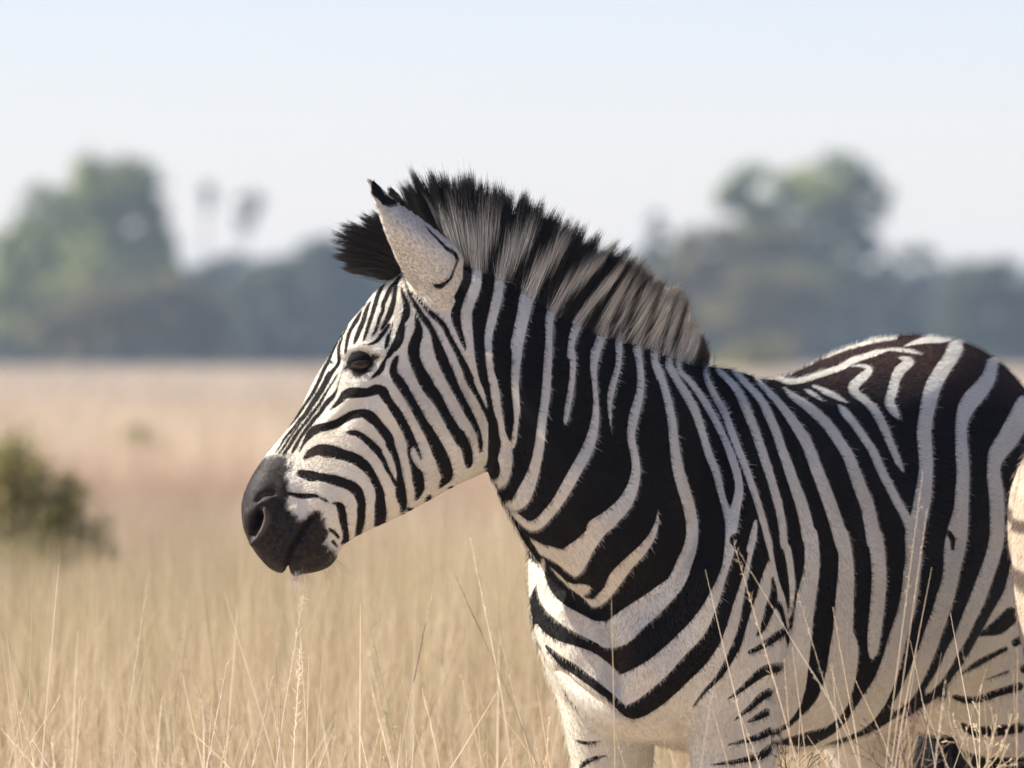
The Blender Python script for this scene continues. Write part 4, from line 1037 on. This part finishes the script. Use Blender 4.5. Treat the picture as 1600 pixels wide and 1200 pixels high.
f2dir = math.atan2(0.25, 1.0); f1dir = math.atan2(FWD[1], FWD[0])
zeb2.rotation_euler = (0, 0, f2dir - f1dir)
zeb2.scale = (.99,) * 3
Z2Y = 13.75
zeb2.location = (1.437 + .059, Z2Y + .16, 0)

# ---------------------------------------------------------------- ground
def mat_ground():
    m, t, b = mat_new('dry_savanna_soil')
    L = t.links
    tc = nd(t, 'ShaderNodeTexCoord')
    mp = nd(t, 'ShaderNodeMapping'); mp.inputs['Scale'].default_value = (.10, .022, 1)
    n1 = nd(t, 'ShaderNodeTexNoise'); n1.inputs['Scale'].default_value = 1.0; n1.inputs['Detail'].default_value = 6
    n2 = nd(t, 'ShaderNodeTexNoise'); n2.inputs['Scale'].default_value = 3.0; n2.inputs['Detail'].default_value = 8
    L.new(tc.outputs['Object'], mp.inputs[0]); L.new(mp.outputs[0], n1.inputs['Vector']); L.new(tc.outputs['Object'], n2.inputs['Vector'])
    r = nd(t, 'ShaderNodeValToRGB'); e = r.color_ramp.elements
    e[0].position = .32; e[0].color = (.40, .30, .225, 1)
    e[1].position = .68; e[1].color = (.56, .46, .33, 1)
    q_ = e.new(.5); q_.color = (.48, .38, .28, 1)
    L.new(n1.outputs['Fac'], r.inputs[0])
    mx = nd(t, 'ShaderNodeMixRGB', blend_type='MULTIPLY'); mx.inputs['Fac'].default_value = .6
    r2 = nd(t, 'ShaderNodeValToRGB'); r2.color_ramp.elements[0].color = (.7, .7, .7, 1); r2.color_ramp.elements[0].position = .3; r2.color_ramp.elements[1].position = .7
    L.new(n2.outputs['Fac'], r2.inputs[0]); L.new(r.outputs[0], mx.inputs['Color1']); L.new(r2.outputs[0], mx.inputs['Color2'])
    L.new(mx.outputs[0], b.inputs['Base Color']); b.inputs['Roughness'].default_value = .95
    return m
g = new_mesh('ground', [(-1500, -150, 0), (1500, -150, 0), (1500, 2600, 0), (-1500, 2600, 0)], [[0, 1, 2, 3]], mat_ground(), smooth=False)
tag(g, 'flat dry savanna ground', 'ground', kind='structure')

# ---------------------------------------------------------------- grass
M_GRASS = mat_hair('dry_grass', .6, .25, .3)
STRAW = np.array([(.74, .62, .43), (.80, .69, .52), (.68, .55, .37), (.72, .60, .45), (.58, .47, .33), (.64, .50, .35)])
def blades(n, y0, y1, h0, h1, w, seed, spread=.095, power=2.0, lean=.22, green=0.0, xr=None):
    r = np.random.default_rng(seed)
    u = r.random(n)
    Y = y0 + (y1 - y0) * u ** (1 / power) if power > 0 else y0 * (y1 / y0) ** u
    X = r.uniform(-1, 1, n) * (spread * Y + .3) if xr is None else r.uniform(xr[0], xr[1], n) * K * Y
    # tussocks
    X = X + .06 * np.sin(X * 9 + Y * 5); Y = Y + .06 * np.cos(X * 7 - Y * 6)
    h = r.uniform(h0, h1, n) * (1 + .22 * np.sin(X * 1.9 + Y * .75) * np.sin(X * .7 - Y * 1.3 + 2) + .12 * np.sin(X * .6 + Y * .35))
    az = r.uniform(0, 2 * math.pi, n); ln = np.abs(r.normal(0, lean, n)) * h
    tip = np.stack([X + np.cos(az) * ln, Y + np.sin(az) * ln, h * np.sqrt(np.maximum(1 - (ln / h) ** 2, .3))], -1)
    base = np.stack([X, Y, 0 * X], -1)
    ts = np.array([0, .35, .7, 1.0])
    pts = base[:, None] * (1 - ts)[None, :, None] + tip[:, None] * ts[None, :, None]
    sag = (ts * ts * (1 - ts) * 0 + np.sin(ts * math.pi) * .10)
    pts[:, :, 2] += sag[None] * ln[:, None] * 1.2
    c = STRAW[r.integers(0, len(STRAW), n)] * r.uniform(.75, 1.12, n)[:, None]
    c = np.where((r.random(n) < .21)[:, None], c * np.array([.46, .38, .31]), c)
    pn = np.sin(X * .55 / (1 + Y * .012) + 3 * np.sin(Y * .11)) + np.sin(X * .23 - Y * .19 + 1.3) + .8 * np.sin(X * .9 + Y * .07 + 4)
    pt = np.clip(pn / 3.2, -1, 1)[:, None]
    c = c * (1 + .24 * pt) * (1 + .10 * np.sin(X * 4.3 + 2.1 * np.sin(Y * 1.7)) * np.sin(Y * 2.9 + X))[:, None]
    pink = np.clip(np.exp(-((Y - 62) / 14) ** 2) * .9 + np.clip(-pt[:, 0], 0, 1) * .35 * (Y > 30), 0, 1)[:, None]
    c = c * (1 - pink * np.array([.26, .36, .34]))
    ol = (np.exp(-((Y - 32) / 9) ** 2) * np.clip(.6 - X / (K * 800 * Y), 0, 1) * np.clip(.6 + .9 * pt[:, 0], 0, 1))[:, None]
    c = c * (1 - np.clip(ol * 1.3, 0, 1) * np.array([.48, .44, .55]))
    c = c * (1 - np.clip((Y - 70) / 120, 0, 1)[:, None] * np.array([.16, .13, .05]))  # far grass dulled with distance, haze put into its colour
    gold = np.clip((45 - Y) / 20, 0, 1)[:, None]
    c = c * (1 + gold * np.array([.05, .03, -.05]))
    gsel = r.random(n) < green
    c = np.where(gsel[:, None], np.array([.22, .24, .07]) * r.uniform(.7, 1.3, n)[:, None], c)
    rad = w * np.array([1.0, .9, .6, .15])[None] * r.uniform(.6, 1.3, n)[:, None]
    return pts, rad, c
sets = [blades(9000, 15.4, 23, .42, .86, .0016, 17, power=1.3, green=.05, lean=.48), blades(36000, 15.6, 24, .35, .74, .0011, 11, power=1.5, green=.02), blades(85000, 24, 60, .28, .58, .0020, 12, power=1.6, green=.02), blades(85000, 60, 220, .3, .6, .006, 13, power=1.4), blades(70000, 220, 700, .3, .6, .028, 14, power=1.2, spread=.17)]
Pt = np.concatenate([s[0] for s in sets]); Rd = np.concatenate([s[1] for s in sets]); Cl = np.concatenate([s[2] for s in sets])
o = hair('dry_grass', Pt, Rd, Cl, M_GRASS)
tag(o, 'tall dry straw coloured grass covering the plain', 'grass', kind='stuff')

# ---------------------------------------------------------------- stalks standing close to the zebra, with seed heads
def stalks(rows, seed, w=.0011, heads=.6):
    r = np.random.default_rng(seed); P_, R_, C_ = [], [], []
    for (xt, yt, xb, yb, Y) in rows:
        top = P(xt, yt, Y); b0 = P(xb, yb, Y + r.uniform(-.15, .15)); d = (top - b0); 
        base = b0 - d / max(d[2], .05) * b0[2] * .55; base[2] = 0; base[1] = Y + r.uniform(-.1, .1)
        t = np.linspace(0, 1, 9)
        k = np.array([base, b0, top])
        tm = np.clip(b0[2] / top[2], .2, .9)
        pts = np.stack([np.interp(t, [0, tm, 1], k[:, c]) for c in range(3)], -1)
        pts += r.normal(0, .004, 3)[None] * np.sin(t * math.pi)[:, None]
        c = STRAW[r.integers(0, len(STRAW))] * r.uniform(.7, 1.15)
        P_.append(pts); R_.append(w * (.72 if Y < 13.6 else 1) * np.interp(t, [0, .8, 1], [1.1, .8, .25]) * r.uniform(.7, 1.2)); C_.append(c)
        if r.random() < heads:
            hl = r.uniform(.10, .28); kind = r.random()
            for j in range(int(r.uniform(30, 70))):
                q = 1 - r.random() * hl / max(top[2], .3)
                p0 = np.array([np.interp(q, t, pts[:, c_]) for c_ in range(3)])
                ax_ = (pts[-1] - pts[-3]); ax_ /= np.linalg.norm(ax_)
                sz = .6 if Y < 13.6 else 1.0
                sp = (ax_ * r.uniform(.004, .012) + r.normal(0, .0018 if kind < .7 else .006, 3)) * sz
                tt_ = np.linspace(0, 1, 9)[:, None]
                P_.append(p0 + tt_ * sp); R_.append(.00050 * sz * np.sin(np.linspace(.15, 3.0, 9))); C_.append(c * r.uniform(.7, 1.2))
    return np.array(P_), np.array(R_), np.array(C_)
rows = [(92, 880, 66, 1200, 13.6), (50, 930, 45, 1200, 13.8), (232, 900, 188, 1200, 14.4), (312, 855, 245, 1200, 16.5), (350, 925, 432, 1200, 14.9), (474, 930, 436, 1200, 13.9), (466, 945, 480, 1200, 14.2),
        (681, 895, 622, 1180, 13.8), (712, 900, 842, 1200, 13.9), (563, 945, 563, 1200, 13.7), (574, 955, 620, 1200, 14.0), (735, 840, 790, 1120, 14.6), (955, 926, 960, 1200, 13.2), (1102, 890, 1182, 1200, 13.3), (1147, 850, 1250, 1200, 13.2),
        (1157, 866, 1330, 1150, 13.1), (1246, 925, 1330, 1200, 13.2), (1301, 948, 1346, 1200, 13.3), (1442, 740, 1394, 1200, 13.0), (1448, 800, 1396, 1200, 13.0), (1456, 886, 1400, 1200, 13.1), (1471, 1020, 1440, 1200, 13.2), (1485, 958, 1530, 1200, 13.4),
        (1422, 1000, 1465, 1200, 13.3), (1115, 1115, 1140, 1200, 13.2), (1238, 1010, 1262, 1200, 13.3), (1225, 1030, 1235, 1200, 13.1), (1300, 1035, 1310, 1200, 13.2), (1335, 1060, 1400, 1200, 13.2), (1330, 1085, 1345, 1200, 13.0),
        (770, 1100, 840, 1200, 13.4), (780, 990, 830, 1200, 14.0), (660, 1080, 690, 1200, 13.9), (240, 980, 175, 1200, 15.2), (20, 1080, 60, 1200, 13.8), (148, 1050, 152, 1200, 13.8), (360, 1140, 340, 1200, 13.7), (560, 1125, 530, 1200, 13.8), (525, 1035, 600, 1200, 13.9),
        (1590, 1010, 1592, 1200, 12.9), (1583, 1050, 1590, 1200, 12.9), (865, 1040, 905, 1200, 14.3), (1010, 860, 960, 1200, 16.8)]
rr = np.random.default_rng(61)
for i in range(260):
    x = rr.uniform(-20, 1620); Y = rr.uniform(12.6, 15.8)
    if x > 880 and Y < 14.6 and rr.random() < .6: continue
    yt = 1200 - abs(rr.normal(0, 90)) - 10
    rows.append((x, yt, x + rr.normal(0, 45), 1260, Y))
Pt, Rd, Cl = stalks(rows, 62)
o = hair('seed_stalks', Pt, Rd, Cl, M_GRASS)
tag(o, 'thin dry grass stalks with seed heads around the zebra', 'grass', kind='stuff')

# ---------------------------------------------------------------- branching weeds in front of the zebra
def weed(label, bx, Y, tips, colr, seed):
    r = np.random.default_rng(seed)
    root = empty('weed_plant', (P(bx, HOR, Y)[0], Y, 0)); tag(root, label, 'weed', 'dry weeds in front of the zebra')
    bpy.context.view_layer.update()
    st, sr, hd, hr = [], [], [], []
    base = np.array([P(bx, HOR, Y)[0], Y, 0.0]); t = np.linspace(0, 1, 7)[:, None]
    zf = CAMH + (HOR - 1215) * K * Y
    fork = np.array([base[0], Y, zf])
    st.append(base * (1 - t) + fork * t); sr.append(np.full(7, .0014))
    for (tx, ty) in tips:
        tip = P(tx, ty, Y + r.normal(0, .05)); mid = fork * .45 + tip * .55 + np.array([(tip[0] - fork[0]) * .12, 0, -.01])
        k = catmull(np.array([fork, mid, tip]), 3)
        st.append(k); sr.append(np.linspace(.0010, .0005, 7))
        for j in range(7):
            q = r.uniform(.35, 1); p0 = np.array([np.interp(q * 6, range(7), k[:, c]) for c in range(3)])
            d = (tip - fork) / np.linalg.norm(tip - fork) * r.uniform(.012, .03) + r.normal(0, .012, 3)
            st.append(p0 + t * d); sr.append(np.full(7, .0004))
            for m in range(3):
                p1 = p0 + d * r.uniform(.6, 1.05); hd.append(p1 + t * (d / np.linalg.norm(d) * .006 + r.normal(0, .002, 3))); hr.append(.0008 * np.sin(np.linspace(.2, 3.0, 7)))
    n = len(st)
    o = hair('stem', np.array(st), np.array(sr), np.array(colr) * r.uniform(.75, 1.15, n)[:, None], M_GRASS); keep_parent(o, root)
    n = len(hd)
    o = hair('seed_head', np.array(hd), np.array(hr), np.array(colr) * r.uniform(.7, 1.2, n)[:, None], M_GRASS); keep_parent(o, root)
weed('straw coloured weed with feathery seed heads in front of the hind leg', 1530, 13.1, [(1480, 1105), (1530, 1098), (1556, 1130), (1502, 1138), (1545, 1165), (1580, 1122), (1570, 1172)], (.62, .52, .35), 71)
weed('brown branching weed below the zebra belly, taller than the weed beside the front leg', 1420, 13.2, [(1402, 1115), (1431, 1085), (1370, 1142), (1450, 1122), (1478, 1150), (1356, 1168), (1410, 1150)], (.16, .10, .085), 72)
weed('low dark weed close behind the near front leg', 1238, 13.6, [(1214, 1166), (1250, 1162), (1266, 1184), (1226, 1178)], (.10, .08, .06), 73)

# ---------------------------------------------------------------- trees and bushes beyond the plain
def mat_leaf(name, c0, c1):
    m, t, b = mat_new(name)
    a = nd(t, 'ShaderNodeAttribute', attribute_name='tint')
    r = nd(t, 'ShaderNodeValToRGB'); r.color_ramp.elements[0].color = c0 + (1,); r.color_ramp.elements[1].color = c1 + (1,)
    t.links.new(a.outputs['Fac'], r.inputs[0]); t.links.new(r.outputs[0], b.inputs['Base Color'])
    b.inputs['Roughness'].default_value = .6; b.inputs['Specular IOR Level'].default_value = .3
    tr = nd(t, 'ShaderNodeBsdfTranslucent'); t.links.new(r.outputs[0], tr.inputs['Color'])
    mx = nd(t, 'ShaderNodeMixShader'); mx.inputs[0].default_value = .42
    t.links.new(b.outputs[0], mx.inputs[1]); t.links.new(tr.outputs[0], mx.inputs[2])
    t.links.new(mx.outputs[0], t.nodes['Material Output'].inputs['Surface'])
    return m
M_LEAF = mat_leaf('leaf_green', (.065, .085, .028), (.36, .39, .13))
M_LEAFD = mat_leaf('leaf_dark', (.03, .042, .022), (.10, .12, .055))
M_LEAFO = mat_leaf('leaf_olive', (.085, .08, .035), (.26, .225, .11))
M_LEAFS = mat_leaf('leaf_straw', (.13, .135, .045), (.46, .40, .16))
M_BARK = mat_plain('bark', (.10, .08, .06), .9, .2)

def leaf_cloud(blobs, n, size, seed, per=110, sp=.125):
    """blobs (cx, cy, cz, rx, ry, rz): leaf faces spread through clumps within each blob"""
    r = np.random.default_rng(seed)
    blobs = np.array(blobs, float)
    wv = blobs[:, 3] * blobs[:, 5]; wv /= wv.sum()
    C, Tn = [], []
    for bl, w in zip(blobs, wv):
        nb = max(int(n * w), 30); nc = max(nb // per, 6)
        d = r.normal(0, 1, (nc, 3)); d /= np.linalg.norm(d, axis=1, keepdims=True)
        cc = bl[:3] + d * bl[3:] * (r.uniform(.35, 1, nc) ** .5)[:, None]
        tn = np.clip(r.normal(.5, .25, nc), 0, 1)
        k = r.integers(0, nc, nb)
        C.append(cc[k] + r.normal(0, 1, (nb, 3)) * bl[3:] * sp); Tn.append(np.clip(tn[k] + r.normal(0, .12, nb), 0, 1))
    C = np.concatenate(C); Tn = np.concatenate(Tn); m = len(C)
    a = r.normal(0, 1, (m, 3)); a /= np.linalg.norm(a, axis=1, keepdims=True)
    b = np.cross(a, r.normal(0, 1, (m, 3))); b /= np.linalg.norm(b, axis=1, keepdims=True)
    s = size * r.uniform(.6, 1.3, m)[:, None]
    Vq = np.stack([C - a * s, C + b * s * .45, C + a * s, C - b * s * .45], 1).reshape(-1, 3)
    Fq = np.arange(m * 4).reshape(-1, 4)
    return Vq, Fq, np.repeat(Tn, 4)

def tree(name, label, px, Y, blobs_px, n, leaf, seed, mat, size, trunk=None, cat='tree', per=85, sp=.145):
    """blobs_px: (px, py, rx px, ry px); depth radius follows rx"""
    root = empty(name, tuple(P(px, HOR, Y) * np.array([1, 1, 0])))
    tag(root, label, cat)
    bpy.context.view_layer.update()
    s = K * Y; r = random.Random(seed)
    bl = []
    for (bx, by, rx, ry) in blobs_px:
        c = P(bx, by, Y + r.uniform(-.5, .5) * rx * s)
        bl.append((c[0], c[1], c[2], rx * s, rx * s * .9, ry * s))
    Vq, Fq, tn = leaf_cloud(bl, n, size, seed, per, sp)
    Vq[:, 2] = np.maximum(Vq[:, 2], .05)
    o = new_mesh('crown', Vq, Fq, mat, smooth=False); set_attr(o.data, 'tint', 'FLOAT', 'POINT', tn); keep_parent(o, root)
    # trunk and limbs
    parts_v.clear(); parts_f.clear()
    x0 = P(px, HOR, Y)
    fork = np.array([x0[0], Y, max(b[2] for b in bl) * (.35 if trunk is None else .5)])
    r0 = .035 * fork[2] + .05
    def tube(a, b, ra, rb):
        k = 8; ang = np.linspace(0, 2 * math.pi, 8, endpoint=False); ax_ = (b - a) / np.linalg.norm(b - a)
        u_ = np.cross(ax_, [0.3, 1, .1]); u_ /= np.linalg.norm(u_); v_ = np.cross(ax_, u_)
        rs_ = []
        for t_ in np.linspace(0, 1, 5):
            c_ = a * (1 - t_) + b * t_ + u_ * math.sin(t_ * math.pi) * .03 * np.linalg.norm(b - a)
            rr_ = ra * (1 - t_) + rb * t_
            rs_.append(c_ + np.outer(np.cos(ang) * rr_, u_) + np.outer(np.sin(ang) * rr_, v_))
        loft(rs_)
    tube(np.array([x0[0], Y, 0]), fork, r0, r0 * .75)
    for b in bl:
        tube(fork - np.array([0, 0, .1]), np.array(b[:3]) + np.array([0, 0, b[5] * .3]), r0 * .55, r0 * .12)
    o = new_mesh('trunk', np.vstack(parts_v), parts_f, M_BARK); keep_parent(o, root)
    return root

YT = 700
tree('leafy_tree', 'broad tall tree with rounded olive crown rising left of the zebra', 150, YT, [(165, 300, 62, 52), (100, 350, 68, 55), (205, 340, 55, 75), (60, 400, 70, 55), (150, 430, 105, 70), (30, 460, 70, 70), (210, 275, 32, 28), (245, 400, 35, 50)], 22000, None, 21, M_LEAF, .5)
tree('leafy_tree', 'large airy tree with gaps in its green crown rising behind the zebra withers', 1260, YT + 40, [(1200, 305, 68, 42), (1300, 285, 62, 48), (1350, 320, 42, 42), (1240, 360, 85, 45), (1330, 390, 45, 35), (1150, 320, 28, 30), (1270, 430, 60, 40), (1320, 430, 50, 40), (1220, 400, 60, 40)], 13000, None, 22, M_LEAF, .48)
tree('leafy_tree', 'darker rounded tree left of the airy tree, brownish crown above the zebra neck', 1130, YT - 30, [(1120, 410, 75, 50), (1180, 400, 60, 50), (1080, 470, 70, 60), (1190, 480, 90, 60)], 12000, None, 23, M_LEAFO, .5)
tree('palm_tree', 'tiny faint palm with a small tuft on a thin stem, the slighter of two', 325, YT + 150, [(325, 302, 10, 12), (325, 320, 6, 10)], 160, None, 24, M_LEAFD, .45, trunk=1)
tree('palm_tree', 'small palm with a rounded tuft on a thin stem, the fuller of two', 387, YT + 120, [(388, 318, 20, 16), (386, 340, 16, 16)], 480, None, 25, M_LEAFD, .45, trunk=1)
tree('conifer_tree', 'narrow pointed dark tree standing just right of the zebra mane', 1025, YT + 60, [(1022, 350, 10, 18), (1022, 380, 20, 25), (1030, 420, 35, 35)], 1500, None, 26, M_LEAFD, .42)
tree('bush', 'pale round bush low in front of the dark wood, above the zebra back', 1180, YT - 160, [(1185, 562, 45, 28), (1150, 575, 40, 25)], 7000, None, 27, M_LEAFS, .4, cat='bush')
tree('bush', 'brown olive thicket low under the broad tall tree', 210, YT - 60, [(190, 480, 75, 45), (260, 490, 70, 50), (120, 510, 60, 45), (320, 510, 50, 40)], 11000, None, 28, M_LEAFO, .5, cat='bush')
tree('bush', 'green and straw bush in the grass at the left edge of the plain', 25, 37, [(20, 722, 32, 40), (58, 765, 40, 46), (-8, 775, 50, 66), (98, 815, 34, 46), (45, 860, 80, 46), (112, 765, 20, 30), (150, 850, 34, 30)], 4200, None, 29, M_LEAFS, .020, cat='bush', per=40, sp=.42)
tree('bush', 'small dark green bush alone in the middle of the plain', 215, 95, [(213, 690, 22, 18), (225, 705, 20, 16)], 420, None, 30, M_LEAFS, .05, cat='bush', per=25, sp=.4)

# the far wood: one mass
r = random.Random(40); bl = []
x = -900
while x < 2500:
    top = np.interp(x, [-160, 0, 280, 420, 560, 700, 1000, 1100, 1250, 1400, 1450, 1540, 1620, 1800], [430, 450, 440, 420, 405, 430, 430, 430, 450, 430, 425, 410, 430, 440]) + r.uniform(-30, 24)
    Yw = YT + r.uniform(20, 130); rx = r.uniform(34, 58)
    for yy in np.arange(top + 22, 602, 36):
        c = P(x + r.uniform(-20, 20), yy, Yw); s = K * Yw
        bl.append((c[0], c[1], max(c[2], .5), rx * s, rx * s, 30 * s))
    x += r.uniform(30, 52)
Vq, Fq, tn = leaf_cloud(bl, 190000, .62, 41, 50, .2)
Vq[:, 2] = np.maximum(Vq[:, 2], .05)
o = new_mesh('woodland', Vq, Fq, M_LEAFD, smooth=False); set_attr(o.data, 'tint', 'FLOAT', 'POINT', tn)
tag(o, 'hazy dark wood along the far edge of the plain', 'woodland', kind='stuff')

# ---------------------------------------------------------------- hazy air over the plain
hz = new_mesh('haze', [(x, y, z) for x in (-1600, 1600) for y in (-180, 2700) for z in (-1, 26)], [[0, 1, 3, 2], [4, 6, 7, 5], [0, 4, 5, 1], [2, 3, 7, 6], [0, 2, 6, 4], [1, 5, 7, 3]], smooth=False)
hm = bpy.data.materials.new('haze'); hm.use_nodes = True
ht = hm.node_tree; ht.nodes.remove(ht.nodes['Principled BSDF'])
pv = ht.nodes.new('ShaderNodeVolumePrincipled')
pv.inputs['Color'].default_value = (.64, .81, 1.0, 1); pv.inputs['Density'].default_value = .00025
ht.links.new(pv.outputs[0], ht.nodes['Material Output'].inputs['Volume'])
hz.data.materials.append(hm)
tag(hz, 'thin bluish haze over the plain', 'haze', kind='stuff')
